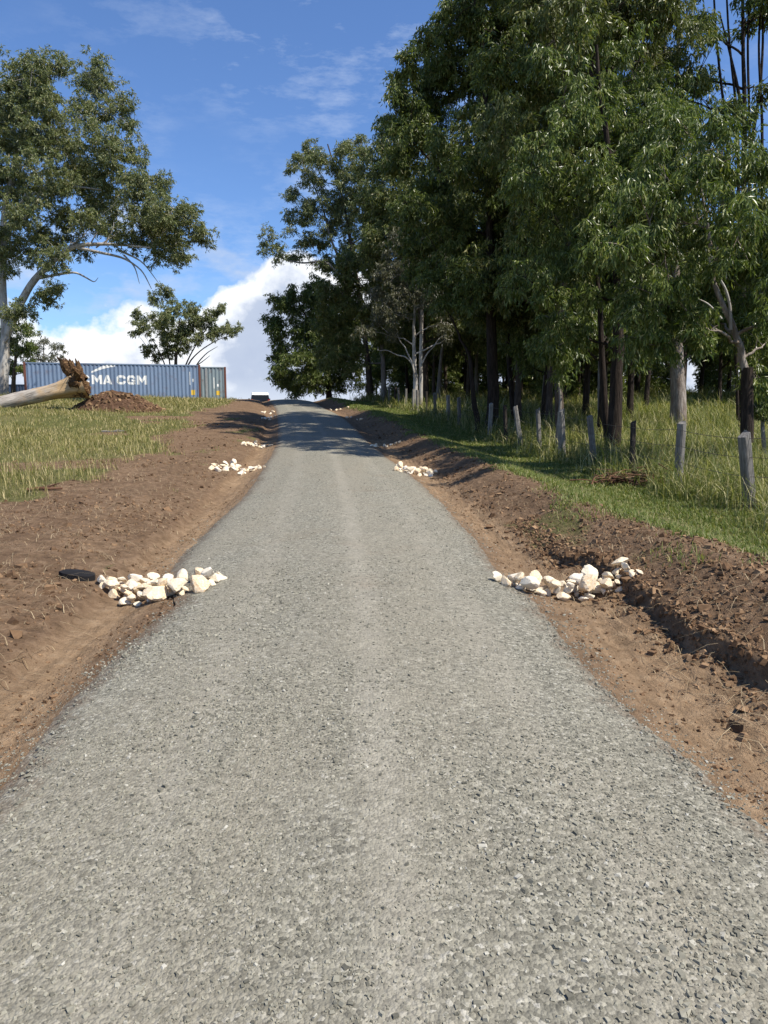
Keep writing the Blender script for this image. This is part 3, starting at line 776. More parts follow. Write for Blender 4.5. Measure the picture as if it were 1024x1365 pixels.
for q in range(900):
    a, b = r_.integers(3, n - 3, 2)
    if rr[a, b] < 1.02: P.append((gx[a, b], gy[a, b], gz[a, b] - mz + .01)); S.append(np.clip(np.exp(r_.normal(math.log(.075), .5)), .03, .25))
V, Fq = chips(np.array(P), np.array(S), r_, (.7, 1.2), .5, .8)
tag(link('crumbs', fast_mesh('crumbs', V, Fq, M['clod']), md), kind='stuff')

# ------------------------------------------------------------------ shipping containers
def mat_paint(name, c, rust=(.14, .055, .03), amt=.35):
    t = NT(name); P = t.coord('Object')
    n = t.noise(P, 1.4, 6, .65); s = t.noise(t.mapping(P, (7, 7, .35)), 1, 4, .6)
    cc = t.mix(t.ramp(s, [(.35, 0.), (.75, .45)]), c, tuple(min(1, q * 1.55 + .03) for q in c))
    cc = t.mix(t.ramp(n, [(.55, 0.), (.70, amt)]), cc, rust)
    s3 = t.new('SeparateXYZ'); t.l(P, s3.inputs[0])
    low = t.math('ADD', t.math('MULTIPLY', s3.outputs[2], -.9), t.math('MULTIPLY', s, 1.1))
    cc = t.mix(t.ramp(low, [(.18, 0.), (.55, .55)]), cc, tuple(.45 * q + .02 for q in c))
    t.bsdf(cc, .6, None, .35); return t.m
M['blue'] = mat_paint('faded_blue_paint', (.155, .215, .315))
M['teal'] = mat_paint('faded_teal_paint', (.19, .24, .26), amt=.6)
M['navy'] = mat_paint('dark_blue_paint', (.025, .045, .085))
M['rustred'] = mat_paint('rusty_steel', (.15, .055, .035), (.075, .03, .02), .7)
M['white'] = mat_plain('white_paint', (.80, .80, .78), .6, .3, 0, 5, .06)
M['yellow'] = mat_plain('yellow_sticker', (.72, .47, .06), .5)
M['grime'] = mat_plain('grey_steel', (.30, .31, .31), .6, .3, 0, 3, .25)
CL, CH, CW, PER, DEP = 12.19, 2.59, 2.44, .278, .036
def corr(x):
    f = (x / PER) % 1.0
    return -DEP * (0 if f < .27 else (f - .27) / .23 if f < .5 else 1 if f < .77 else 1 - (f - .77) / .23)   # 0 = proud face
def breaks(a, b):
    out = [a]; k0 = math.floor(a / PER) - 1
    for k in range(k0, int(b / PER) + 2):
        for f in (0, .27, .5, .77):
            x = (k + f) * PER
            if a + 1e-4 < x < b - 1e-4: out.append(x)
    out.append(b); return out
def corr_panel(a, b, z0, z1):
    xs = breaks(a, b); V = []; Fq = []
    for x in xs:
        d = corr(x); V += [(x, d, z0), (x, d, z1)]
    for i in range(len(xs) - 1): Fq.append((2 * i, 2 * i + 2, 2 * i + 3, 2 * i + 1))
    return np.array(V), np.array(Fq)
def container(p0, ang, paint, post, label, letters=False):
    c = empty('shipping_container', p0, ang); tag(c, label, 'shipping container', 'shipping containers on the hill')
    pw = .15
    V, Fq = corr_panel(pw, CL - pw, .14, CH - .10)
    f = V.copy(); f[:, 1] = -f[:, 1] + .025                  # front face looks to -Y
    link('side_panel', fast_mesh('side_panel', f, Fq, paint), c)
    b = V.copy(); b[:, 1] = CW - .025 + b[:, 1]; link('side_panel', fast_mesh('side_panel', b, Fq[:, ::-1], paint), c)
    V, Fq = corr_panel(pw, CW - pw, .14, CH - .10)
    e = np.stack([.03 - V[:, 1], V[:, 0], V[:, 2]], -1); link('end_panel', fast_mesh('end_panel', e, Fq, paint), c)
    m = MB()
    for y0, y1 in ((pw, CW / 2 - .01), (CW / 2 + .01, CW - pw)): m.box((CL - .07, y0, .14), (CL - .03, y1, CH - .1))
    dr = m.build('door', paint, c); m = MB()
    for y in (.45, .95, 1.5, 2.0): m.tube([(CL - .012, y, .16), (CL - .012, y, CH - .12)], .018, 6)
    m.build('lock_rod', M['grime'], dr)
    m = MB(); m.box((.02, .02, CH - .07), (CL - .02, CW - .02, CH - .03)); m.build('roof', paint, c)
    for (x, y) in ((0, 0), (CL - pw, 0), (0, CW - pw), (CL - pw, CW - pw)):
        m = MB(); m.box((x, y, .0), (x + pw, y + pw, CH)); o = m.build('corner_post', post, c, bevel=.012)
    for y in (.012, CW - .072):
        m = MB(); m.box((pw, y, CH - .10), (CL - pw, y + .06, CH - .012)); m.build('top_rail', paint, c)
        m = MB(); m.box((pw, y, .0), (CL - pw, y + .06, .14)); m.build('bottom_rail', paint, c)
    for x in (.012, CL - .072):
        m = MB(); m.box((x, pw, CH - .10), (x + .06, CW - pw, CH - .012)); m.box((x, pw, 0), (x + .06, CW - pw, .14)); m.build('end_rail', post, c)
    return c
def on_side(bm, parent, name, mat):
    """wrap a flat shape (x, z in the side's plane) over the corrugation, 4 mm proud"""
    xs = [v.co.x for v in bm.verts]
    for x in breaks(min(xs), max(xs))[1:-1]:
        bmesh.ops.bisect_plane(bm, geom=bm.verts[:] + bm.edges[:] + bm.faces[:], plane_co=(x, 0, 0), plane_no=(1, 0, 0))
    for v in bm.verts: v.co = (v.co.x, .025 - corr(v.co.x) - .004, v.co.z)
    me = bpy.data.meshes.new(name); bm.to_mesh(me); bm.free(); me.materials.append(mat); return link(name, me, parent)
GLYPH = {   # heavy block capitals on a 10 x 10 field, as convex quads
 'C': [[(0,2),(2.2,0),(2.9,2.6),(2.9,7.4)], [(0,2),(2.9,2.6),(2.9,7.4),(0,8)], [(0,8),(2.9,7.4),(2.2,10),(2.2,10)], [(2.2,0),(7.8,0),(7.1,2.5),(2.9,2.6)], [(7.8,0),(10,2),(10,3.7),(7.1,3.7)], [(7.8,0),(7.1,3.7),(7.1,2.5),(7.1,2.5)],
       [(2.2,10),(2.9,7.4),(7.1,7.5),(7.8,10)], [(7.8,10),(7.1,7.5),(7.1,6.3),(10,6.3)], [(7.8,10),(10,6.3),(10,8),(10,8)]],
 'M': [[(0,0),(2.4,0),(2.4,10),(0,10)], [(7.6,0),(10,0),(10,10),(7.6,10)], [(2.4,10),(2.4,5.6),(5,1.6),(5,5.8)], [(7.6,10),(5,5.8),(5,1.6),(7.6,5.6)]],
 'A': [[(0,0),(2.7,0),(6.3,10),(3.7,10)], [(7.3,0),(10,0),(6.3,10),(4.95,6.3)], [(3.0,1.6),(7.0,1.6),(6.4,3.6),(3.7,3.6)]]}
GLYPH['G'] = GLYPH['C'] + [[(5.2,5.4),(5.2,3.7),(10,3.7),(10,5.4)], [(7.4,0.3),(10,0.3),(10,3.7),(7.4,3.7)]]
def letters(parent, word, spans, z0, h):
    out = bmesh.new()
    for ch, (xa, xb) in zip(word, spans):
        for k, poly in enumerate(GLYPH[ch]):
            P = []
            for v in poly:
                if v not in P: P.append(v)
            vs = [out.verts.new((xa + v[0] / 10 * (xb - xa), 0, z0 + v[1] / 10 * h)) for v in P]
            out.faces.new(vs)
    return on_side(out, parent, 'lettering', M['white'])
def flat_strip(parent, pts, name, mat):
    bm = bmesh.new(); vs = [(bm.verts.new((x, 0, zl)), bm.verts.new((x, 0, zh))) for x, zl, zh in pts]
    for a, b in zip(vs[:-1], vs[1:]): bm.faces.new((a[0], b[0], b[1], a[1]))
    return on_side(bm, parent, name, mat)

YL, YR = 53.4, 56.2
pl = at(45, 533, YL); pr = at(268.5, 533, YR)
d = pr - pl; ang = math.atan2(d[1], d[0]); zc_ = 1.72 + (555 - 533.0) * 56 / 986 - .02
s_ = math.hypot(d[0], d[1]) / CL
p0 = np.array([pr[0] - CL * math.cos(ang), pr[1] - CL * math.sin(ang), zc_])
c1 = container(p0, ang, M['blue'], M['rustred'], 'long faded blue shipping container with white letters behind the fallen log')
pxm = lambda px: (px - 45) / 223.5 * CL                # pixel along the side -> metres along the side
zz = lambda py: (533 - py) * 56 / 986 + .02
letters(c1, 'CMACGM', [(pxm(a_), pxm(b_)) for a_, b_ in ((113, 125), (128, 141), (141.8, 153.5), (159.3, 170.5), (172.6, 183), (185, 198))], zz(514.2), .66)
sw = []
for t_ in np.linspace(0, 1, 12):
    x = pxm(128 + 30 * t_); zc2 = zz(499.5 - 9 * math.sin(t_ * 1.45)); w = .05 + .11 * math.sin(.25 + t_ * 1.6); sw.append((x, zc2 - w / 2, zc2 + w))
flat_strip(c1, sw, 'swoosh', M['white'])
flat_strip(c1, [(pxm(253.5), zz(514), zz(497)), (pxm(254.6), zz(514), zz(497))], 'number_column', M['white'])
flat_strip(c1, [(pxm(257.3), zz(510), zz(506)), (pxm(259.3), zz(510), zz(506))], 'decal', M['white'])
flat_strip(c1, [(pxm(255.5), zz(527), zz(520.5)), (pxm(260.5), zz(527), zz(520.5))], 'label_plate', M['yellow'])
n_ = np.array([-math.sin(ang), math.cos(ang), 0]); u_ = np.array([math.cos(ang), math.sin(ang), 0])
p2 = p0 + n_ * 2.9 + u_ * 1.98 + np.array([0, 0, .06])
c2 = container(p2, ang, M['teal'], M['rustred'], 'weathered grey green container standing close behind the lettered blue one')
m = MB(); m.box((CL - 1.62, .010, .16), (CL - 1.45, .018, CH - .12)); m.build('pale_band', M['grime'], c2)
flat_strip(c2, [(CL - .98, .9, 1.75), (CL - .93, .9, 1.75)], 'number_column', M['white'])
flat_strip(c2, [(CL - .72, 1.05, 1.25), (CL - .60, 1.05, 1.25)], 'decal', M['white'])
flat_strip(c2, [(CL - .80, .38, .72), (CL - .52, .38, .72)], 'label_plate', M['yellow'])
p3 = at(4, 512, 74.0); 
c3 = container((p3[0] - 9.6, 74, p3[2] - CH), .02, M['navy'], M['navy'], 'dark blue container low behind the hill, left of the lettered blue one')

# ------------------------------------------------------------------ dark wagon beyond the crest
M['carblack'] = mat_plain('black_car_paint', (.010, .011, .013), .18, .6)
M['glass'] = mat_plain('dark_window_glass', (.010, .012, .015), .25, .4)
M['tyre'] = mat_plain('tyre_rubber', (.015, .015, .015), .85)
M['rim'] = mat_plain('alloy_rim', (.45, .45, .46), .3, .5, .8)
M['tail'] = mat_plain('red_tail_lamp', (.35, .01, .01), .25)
M['silver_glare'] = mat_plain('white_roof_glare', (.78, .79, .80), .3, .5)  # sky glare put into the colour as white; roof rails share it
def prism(profile, y0, y1, inset=0, ztop=None):
    bm = bmesh.new(); L = []; Rr = []
    for (x, z) in profile:
        f = 0 if ztop is None else max(0, (z - ztop[0]) / (ztop[1] - ztop[0])) * inset
        L.append(bm.verts.new((x, y0 + f, z))); Rr.append(bm.verts.new((x, y1 - f, z)))
    bm.faces.new(L); bm.faces.new(Rr[::-1]); n = len(L)
    for i in range(n): bm.faces.new((L[i], Rr[i], Rr[(i + 1) % n], L[(i + 1) % n]))
    bmesh.ops.recalc_face_normals(bm, faces=bm.faces[:]); return bm
def bmo(name, bm, mat, parent, bevel=0):
    me = bpy.data.meshes.new(name); bm.to_mesh(me); bm.free(); me.materials.append(mat); o = link(name, me, parent)
    if bevel:
        b = o.modifiers.new('bevel', 'BEVEL'); b.width = bevel; b.segments = 3; b.limit_method = 'ANGLE'
    return o
YC = 74.0; cp = at(346, 530, YC)
car = empty('parked_car', (cp[0], YC, at(346, 523.6, YC)[2] - 1.74), math.pi / 2 + .20)      # local +X is the nose, heading away
tag(car, 'black wagon with sky glare painted on as a pale roof, parked beyond the crest of the driveway', 'car')
body = prism([(-2.3, .42), (-2.36, .75), (-2.3, 1.08), (.95, 1.10), (2.1, .98), (2.3, .72), (2.28, .40)], -.92, .92)
bmo('body', body, M['carblack'], car, .07)
bmo('cabin', prism([(-2.22, 1.07), (-2.08, 1.50), (.35, 1.52), (.98, 1.08)], -.88, .88, .10, (1.07, 1.52)), M['glass'], car, .03)
bmo('roof', prism([(-2.14, 1.46), (-1.98, 1.70), (-.8, 1.76), (.05, 1.72), (.5, 1.46)], -.80, .80), M['silver_glare'], car, .03)  # white slab stands for the sky reflected in the rear window
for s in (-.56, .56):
    m = MB(); m.tube([(-1.8, s, 1.80), (-.1, s, 1.79)], .02, 6); m.build('roof_rail', M['silver_glare'], car)
for s in (-1, 1):
    m = MB(); m.box((-2.37, s * .80 - .09, .78), (-2.28, s * .80 + .09, 1.05)); m.build('tail_light', M['tail'], car, bevel=.02)
    m = MB(); m.box((.55, s * 1.0 - .09, 1.05), (.72, s * 1.0 + .09, 1.2)); m.build('side_mirror', M['carblack'], car, bevel=.02)
    for x in (-1.42, 1.42):
        t_ = np.linspace(-1, 1, 5)
        m = MB(); yy = s * .82
        m.tube(np.stack([0 * t_ + x, yy + .11 * t_, 0 * t_ + .36], -1), np.array([.30, .355, .36, .355, .30]), 24)
        w = m.build('wheel', M['tyre'], car, True)
        bm = bmesh.new(); bmesh.ops.create_cone(bm, cap_ends=True, segments=20, radius1=.23, radius2=.23, depth=.2)
        bmesh.ops.transform(bm, matrix=Matrix.Translation((x, yy, .36)) @ Matrix.Rotation(math.pi / 2, 4, 'X'), verts=bm.verts[:]); bmo('rim', bm, M['rim'], w)
m = MB(); m.box((-2.40, -.8, .42), (-2.3, .8, .66)); m.build('bumper', M['carblack'], car, bevel=.03)
# ------------------------------------------------------------------ trees
DENS, WK, DROOP, KC = 2.5, 1.3, .85, .85
def bez(a, b, c, n):
    t = np.linspace(0, 1, n)[:, None]
    return (1 - t) ** 2 * a + 2 * t * (1 - t) * b + t * t * c

def leaf_quads(B, Dr, Ln, Wd, rg):
    n = len(B)
    Dr = Dr / (np.linalg.norm(Dr, axis=1)[:, None] + 1e-9)
    q = rg.normal(size=(n, 3)); S = np.cross(Dr, q); S /= np.linalg.norm(S, axis=1)[:, None] + 1e-9
    Nn = np.cross(S, Dr)
    m = B + Dr * (Ln * .42)[:, None] + Nn * (Ln * .06)[:, None]
    V = np.stack([B, m + S * (Wd * .5)[:, None], B + Dr * Ln[:, None] - Nn * (Ln * .05)[:, None], m - S * (Wd * .5)[:, None]], 1)
    return V.reshape(-1, 3), np.arange(4 * n).reshape(n, 4)

def crown_leaves(C, R_, rg, L, W, sprigs, per, droop):
    """C: clump centres, R_: clump radii -> hanging sprays of long narrow leaves"""
    n = len(C)
    d = rg.normal(size=(n, sprigs, 3)); d /= np.linalg.norm(d, axis=2)[..., None]
    d[..., 2] = d[..., 2] * .7 + .15
    st = C[:, None] + d * (R_[:, None, None] * rg.uniform(.1, .55, (n, sprigs, 1)))
    sdir = d * np.array([1, 1, .75]) + np.array([0, 0, -droop]) * rg.uniform(.4, 1.3, (n, sprigs, 1))
    sdir /= np.linalg.norm(sdir, axis=2)[..., None]
    ln = R_[:, None, None] * rg.uniform(.5, 1.0, (n, sprigs, 1))
    t = (np.arange(per) + .5) / per
    B = st[:, :, None] + sdir[:, :, None] * (ln[:, :, None] * t[None, None, :, None])
    B = B + np.array([0, 0, -1.]) * (ln[:, :, None] * (t ** 2)[None, None, :, None] * .35 * droop)
    B = B + rg.normal(0, 1, B.shape) * (R_[:, None, None, None] * .08)
    Dr = sdir[:, :, None] * .5 + np.array([0, 0, -1.]) * droop + rg.normal(0, .55, B.shape)
    B = B.reshape(-1, 3); Dr = Dr.reshape(-1, 3); m = len(B)
    return leaf_quads(B, Dr, L * rg.uniform(.65, 1.25, m), W * rg.uniform(.7, 1.25, m), rg)

def tree(name, label, base, lobes, r0, bark, leaf, L=.16, W=.03, dens=15, cr=.36, sprigs=7, per=8, droop=.8, seed=0,
         trunk=None, group=None, forks=0, hmax=None, sides=9, wob=.25, lr=1., kids=3, tuft=1.):
    """one tree: an Empty at its foot, 'trunk' (stem, limbs, twigs) and 'crown' (leaf sprays)"""
    rg = np.random.default_rng(seed)
    bx, by = base; bz = float(ground(bx, by, False)); O = np.array([bx, by, bz])
    root = empty(name, O); tag(root, label, 'tree', group)
    lobes = [(np.asarray(c, float) - O, float(r)) for c, r in lobes]
    mb = MB()
    if trunk is None:
        topz = hmax or max(c[2] + .2 * r for c, r in lobes)
        up = [c for c, r in lobes if c[2] > .7 * topz] or [lobes[0][0]]
        tx, ty = np.mean([c[0] for c in up]), np.mean([c[1] for c in up])
        s = np.linspace(0, 1, 14)
        ph = rg.uniform(0, 6.28, 2)
        T = np.stack([tx * s ** 1.6 + wob * np.sin(s * 5 + ph[0]) * s, ty * s ** 1.6 + wob * np.sin(s * 4.3 + ph[1]) * s, topz * s], -1)
        T[0, 2] = -.35
    else:
        T0 = np.asarray(trunk, float) - O
        T0[0] = (0, 0, -.4)
        s0 = np.linspace(0, 1, len(T0)); s = np.linspace(0, 1, 18)
        T = np.stack([np.interp(s, s0, T0[:, k]) for k in range(3)], -1)
        for _ in range(2): T[1:-1] = (T[:-2] + 2 * T[1:-1] + T[2:]) / 4
        T = T + rg.normal(0, .02, T.shape); topz = T[-1, 2]
    tl = np.linspace(0, 1, len(T))
    rad = r0 * (1 - .82 * tl ** .9) * (1 + .35 * np.exp(-tl * 22))
    mb.tube(T, rad, sides, False, .07, rg)
    CC, RR = [], []
    # boughs grow out of the nearest earlier wood: trunk first, then lobes from the inside out
    NP = [T[i] for i in range(2, len(T))]; NR = [rad[i] for i in range(2, len(T))]; ND = [0.] * len(NP)
    order = sorted(range(len(lobes)), key=lambda q: np.min(np.linalg.norm(T[2:] - lobes[q][0], axis=1)))
    for q_ in order:
        c, r = lobes[q_]
        A_ = np.array(NP); v = c - A_; dist = np.linalg.norm(v, axis=1)
        low = np.clip(.45 * np.hypot(v[:, 0], v[:, 1]) - v[:, 2], 0, None)
        i = int(np.argmin(dist + .9 * low + .12 * np.array(ND)))
        a = A_[i]; ra = NR[i]
        end = c + np.array([0, 0, -.2 * r]); dl = np.linalg.norm(end - a)
        mid = a + (end - a) * .5; mid[2] += .10 * dl * rg.uniform(-.3, 1); mid += rg.normal(0, .09, 3) * dl
        Bz = bez(a, mid, end, 9); Bz[1:-1] += rg.normal(0, .018, (7, 3)) * dl
        br = min(ra * .72, .022 + .017 * dl) * lr; tip = max(.012, br * .38)
        bR = np.linspace(br, tip, 9)
        if dl > .25: mb.tube(Bz, bR, 6)
        for j in range(3, 9): NP.append(Bz[j]); NR.append(bR[j]); ND.append(ND[i] + dl * j / 8)
        # foliage gathers in tufts over the lobe, with gaps between them
        ns = max(4, int(7 * r + 2)); sd_ = rg.normal(size=(ns, 3)); sd_ /= np.linalg.norm(sd_, axis=1)[:, None]
        sd_[:, 2] = sd_[:, 2] * .85 + .1
        sc_ = c + sd_ * (r * rg.uniform(.35, .92, (ns, 1)))
        n = max(4, int(dens * DENS * r * r))
        pts = sc_[rg.integers(ns, size=n)] + rg.normal(0, 1, (n, 3)) * r * np.array([.18, .18, .21]) * tuft
        CC.append(pts); RR.append(cr * rg.uniform(.6, 1.25, n))
        ne = max(2, int(kids * r)); ends = []
        for k in range(ne):
            d1 = rg.normal(size=3); d1 /= np.linalg.norm(d1); d1[2] = abs(d1[2]) * .8 - .15
            e2 = c + d1 * r * .75; j = rg.integers(4, 8); m2 = (Bz[j] + e2) / 2 + np.array([0, 0, .1 * r])
            bb = bez(Bz[j], m2, e2, 6); mb.tube(bb, np.linspace(max(.012, br * .3), .006, 6), 4); ends.append(bb)
        EB = np.concatenate(ends + [Bz[5:]])
        for p in pts[:: 4]:
            k = np.argmin(((EB - p) ** 2).sum(1)); m2 = (EB[k] + p) / 2 + np.array([0, 0, .05 * r])
            mb.tube(bez(EB[k], m2, p, 3), np.array([.008, .006, .003]) * (1 + .25 * r), 3)
    C = np.concatenate(CC); Rr = np.concatenate(RR) * KC
    V, Fq = crown_leaves(C, Rr, rg, L, W * WK, sprigs, per, droop * DROOP)
    mb.build('trunk', bark, root, True)
    link('crown', fast_mesh('crown', V, Fq, leaf), root)
    return root

def PX(lst, Y, seed=0, spread=.6):
    """lobes given as (px, py, radius px[, depth offset]) are put down at their real distance Y"""
    rg = np.random.default_rng(seed + 900); out = []
    for it in lst:
        px, py, r = it[:3]
        yy = Y + (it[3] if len(it) > 3 else rg.normal(0, spread) * (1 + .012 * r))
        out.append((at(px, py, yy), r * yy / F))
    return out
def fill(lobes, seed, frac=.8, jx=.35, front=1.3, sx=-.25):
    """a second layer of smaller lobes round the first, mostly on the open road side"""
    rg = np.random.default_rng(seed + 500); out = list(lobes)
    for c, r in lobes:
        if rg.random() < frac:
            out.append((c + rg.normal(0, 1, 3) * r * jx * 1.5 + np.array([sx, -1, .0]) * r * rg.uniform(.3, front), r * rg.uniform(.55, .85)))
    return out
def foot(px, Y): return (float((px - CX) * Y / F), Y)

# --- the big gum on the left
Y = 45
T = [at(4, 530, Y), at(7, 490, Y), at(8, 450, Y), at(3, 380, Y), at(2, 300, Y), at(14, 230, Y), at(35, 160, Y), at(45, 100, Y)]
lob = PX([(45, 105, 34), (70, 98, 22), (22, 130, 30), (128, 112, 30), (112, 150, 24), (152, 146, 22), (170, 165, 11), (18, 185, 42), (62, 165, 36), (95, 205, 40), (140, 200, 34), (176, 205, 16), (186, 214, 8),
          (60, 240, 38), (120, 248, 34), (168, 250, 26), (205, 246, 20), (20, 250, 36), (150, 290, 30), (190, 292, 34), (228, 290, 26), (250, 298, 24), (264, 318, 14), (205, 325, 30), (235, 330, 22), (172, 318, 18),
          (45, 318, 26), (92, 290, 24), (70, 345, 20), (15, 330, 30), (62, 395, 18), (78, 385, 10), (28, 420, 20), (-30, 150, 45), (-35, 240, 50), (-30, 330, 45), (8, 455, 16), (100, 325, 16), (120, 300, 20), (30, 290, 24), (150, 235, 24)], Y, 1, 1.0)
bg = tree('gum_tree', 'big pale trunked gum tree spreading over the left side above the fallen log', foot(4, Y), lob, .34, M['bark_white'], M['leaf_gum'], 0.20, .044, 17, .38, 8, 8, .5, 21, T, sides=14, tuft=1.65, lr=.7)
mb = MB(); O = np.array(bg.location)
def limb(mb, pts, r0, r1, Y, k=8, O=None):
    P = np.array([at(a, b, Y + (c if c else 0)) for a, b, *cc in pts for c in [cc[0] if cc else 0]]) - O
    s0 = np.linspace(0, 1, len(P)); s = np.linspace(0, 1, len(P) * 4)
    P = np.stack([np.interp(s, s0, P[:, q]) for q in range(3)], -1)
    for _ in range(3): P[1:-1] = (P[:-2] + 2 * P[1:-1] + P[2:]) / 4
    mb.tube(P, np.linspace(r0, r1, len(P)), k, False, .06, np.random.default_rng(len(pts)))
limb(mb, [(9, 445), (22, 415), (40, 380), (62, 355), (95, 328), (125, 325), (160, 326), (200, 330, -1)], .27, .04, Y, 10, O)
limb(mb, [(95, 328), (130, 336), (165, 343), (190, 360), (202, 385)], .11, .02, Y, 6, O)
limb(mb, [(165, 340), (180, 355), (186, 378)], .06, .015, Y, 5, O)
limb(mb, [(160, 334), (190, 348), (212, 378)], .07, .015, Y, 5, O)
limb(mb, [(45, 372), (75, 366), (100, 362), (115, 370), (126, 377), (131, 370)], .10, .012, Y, 5, O)
limb(mb, [(4, 330), (22, 280), (34, 262), (62, 254), (100, 248), (135, 253)], .16, .04, Y, 7, O)
limb(mb, [(6, 300), (28, 300), (50, 270), (58, 230)], .20, .05, Y, 7, O)
for q in ((118, 330, 128, 312, 140, 300), (140, 326, 150, 308, 152, 296), (90, 330, 112, 316, 120, 300), (128, 330, 146, 318, 160, 308)):
    limb(mb, [(q[0], q[1]), (q[2], q[3]), (q[4], q[5])], .05, .015, Y, 5, O)
o = mb.build('limb', M['bark_white'], bg, True)

# --- trees behind the containers
Y = 76
T = [at(232, 532, Y), at(234, 490, Y), at(236, 460, Y), at(240, 425, Y)]
lob = PX([(205, 398, 9), (216, 385, 8), (228, 396, 9), (184, 420, 9), (190, 440, 13), (198, 462, 10), (212, 425, 14), (232, 415, 17), (252, 412, 12), (220, 445, 16), (243, 440, 18), (262, 430, 13), (280, 424, 13), (291, 412, 8), (296, 405, 5),
          (285, 440, 13), (302, 436, 9), (314, 440, 8), (222, 465, 12), (238, 462, 13), (262, 452, 11), (207, 475, 7), (318, 436, 5)], Y, 2, .8)
mt = tree('gum_tree', 'low spreading many stemmed gum standing behind the blue container', foot(236, Y), lob, .26, M['bark_brown'], M['leaf_gum'], 0.25, .06, 13, .46, 7, 8, .75, 31, T, tuft=1.5)
mb = MB(); O = np.array(mt.location)
for pts in ([(228, 530), (222, 490), (206, 455), (190, 440)], [(231, 530), (226, 480), (220, 440), (212, 400)], [(240, 530), (250, 484), (268, 466), (295, 450), (318, 446)], [(238, 530), (246, 488), (262, 458), (282, 428), (291, 410)],
            [(222, 530), (212, 490), (202, 470), (187, 450)], [(243, 530), (262, 485), (276, 470), (290, 462)], [(240, 530), (258, 490), (270, 482), (280, 474)]):
    limb(mb, pts, 0.10, .02, Y, 5, O)
mb.build('stem', M['bark_brown'], mt, True)
Y = 84
tree('gum_tree', 'small greyish thin crowned tree beyond the left end of the blue container', foot(58, Y), PX([(48, 462, 10), (62, 455, 11), (76, 462, 10), (55, 478, 12), (72, 478, 12), (40, 478, 10), (84, 474, 6), (60, 492, 11)], Y, 3), .22, M['bark_grey'], M['leaf_dull'], .26, .06, 6, .45, 6, 6, .6, 41)
Y = 66
tree('gum_tree', 'dark bushy tree behind the pale gum trunk at the left edge', foot(24, Y), PX([(30, 440, 14), (22, 465, 16), (42, 462, 12), (15, 490, 15), (38, 490, 13), (46, 505, 8), (2, 450, 16), (-20, 470, 25)], Y, 4), .25, M['bark_brown'], M['leaf_dark'], .24, .06, 13, .45, 7, 7, .6, 42)

# --- along the right of the driveway, far to near
Y = 62
tree('gum_tree', 'rounded dark leafy tree drooping to the ground at the far end of the wood', foot(440, Y),
     PX([(368, 405, 16), (385, 412, 18), (360, 430, 13), (372, 440, 20), (366, 468, 15), (385, 470, 22), (376, 495, 16), (392, 505, 20), (410, 440, 30), (405, 490, 30), (400, 520, 14), (378, 515, 9), (430, 420, 32), (440, 470, 38), (430, 508, 24), (460, 440, 34), (462, 500, 30), (395, 392, 14), (420, 390, 22)], Y, 5), .25, M['bark_iron'], M['leaf_dark'], .25, .06, 12, .55, 7, 8, .7, 51)
Y = 59.5
lob = PX([(414, 202, 15), (398, 214, 12), (388, 222, 9), (430, 212, 16), (448, 222, 14), (402, 232, 11), (422, 240, 15), (470, 196, 18), (484, 200, 14), (455, 200, 10), (396, 256, 12), (386, 262, 7), (410, 268, 13), (388, 285, 10), (400, 292, 12), (386, 304, 7),
          (420, 286, 20), (440, 268, 18), (462, 240, 22), (480, 226, 20), (356, 312, 10), (348, 330, 8), (364, 330, 9), (378, 338, 11), (392, 344, 10), (400, 326, 10), (412, 322, 13), (430, 318, 18), (450, 300, 22), (470, 280, 24), (440, 350, 16), (490, 262, 24), (500, 300, 28), (470, 330, 28), (425, 345, 12)], Y, 6, .9)
bt = tree('gum_tree', 'tall airy gum with tufted open boughs reaching left over the driveway crest', foot(494, Y), lob, .27, M['bark_brown'], M['leaf_gum'], .24, .05, 12, .46, 7, 8, .6, 52, tuft=1.3)
mb = MB(); O = np.array(bt.location)
limb(mb, [(480, 420), (440, 345), (405, 352), (380, 346), (352, 335)], .12, .02, Y, 5, O)
limb(mb, [(470, 380), (440, 320), (432, 280), (415, 240), (402, 215)], .12, .02, Y, 5, O)
limb(mb, [(440, 300), (425, 285), (405, 262), (392, 256)], .06, .015, Y, 4, O)
mb.build('limb', M['bark_grey'], bt, True)
Y = 51
tree('gum_tree', 'dull olive gum with pale dead twigs in front of the tall airy gum', foot(512, Y), PX([(452, 400, 30), (430, 390, 22), (475, 370, 32), (440, 430, 28), (480, 420, 34), (500, 350, 34), (512, 300, 34), (470, 470, 30), (440, 470, 24), (508, 400, 34), (520, 450, 30), (462, 345, 18)], Y, 7), .2, M['bark_grey'], M['leaf_olive'], .24, .055, 12, .50, 7, 8, .75, 53)
Y = 47
tree('gum_tree', 'tall dense gum whose crown rises behind the shaded middle of the wood', foot(566, Y), PX([(500, 230, 30), (520, 205, 34), (550, 180, 40), (500, 280, 34), (540, 260, 40), (520, 320, 36), (560, 330, 44), (580, 240, 50), (600, 300, 50), (540, 380, 34), (590, 390, 44), (500, 345, 26), (620, 350, 40), (640, 300, 50), (660, 400, 44), (600, 440, 30), (640, 440, 34), (690, 420, 44)], Y, 8), .24, M['bark_brown'], M['leaf_olive'], .22, .052, 12, .52, 7, 8, .75, 54)
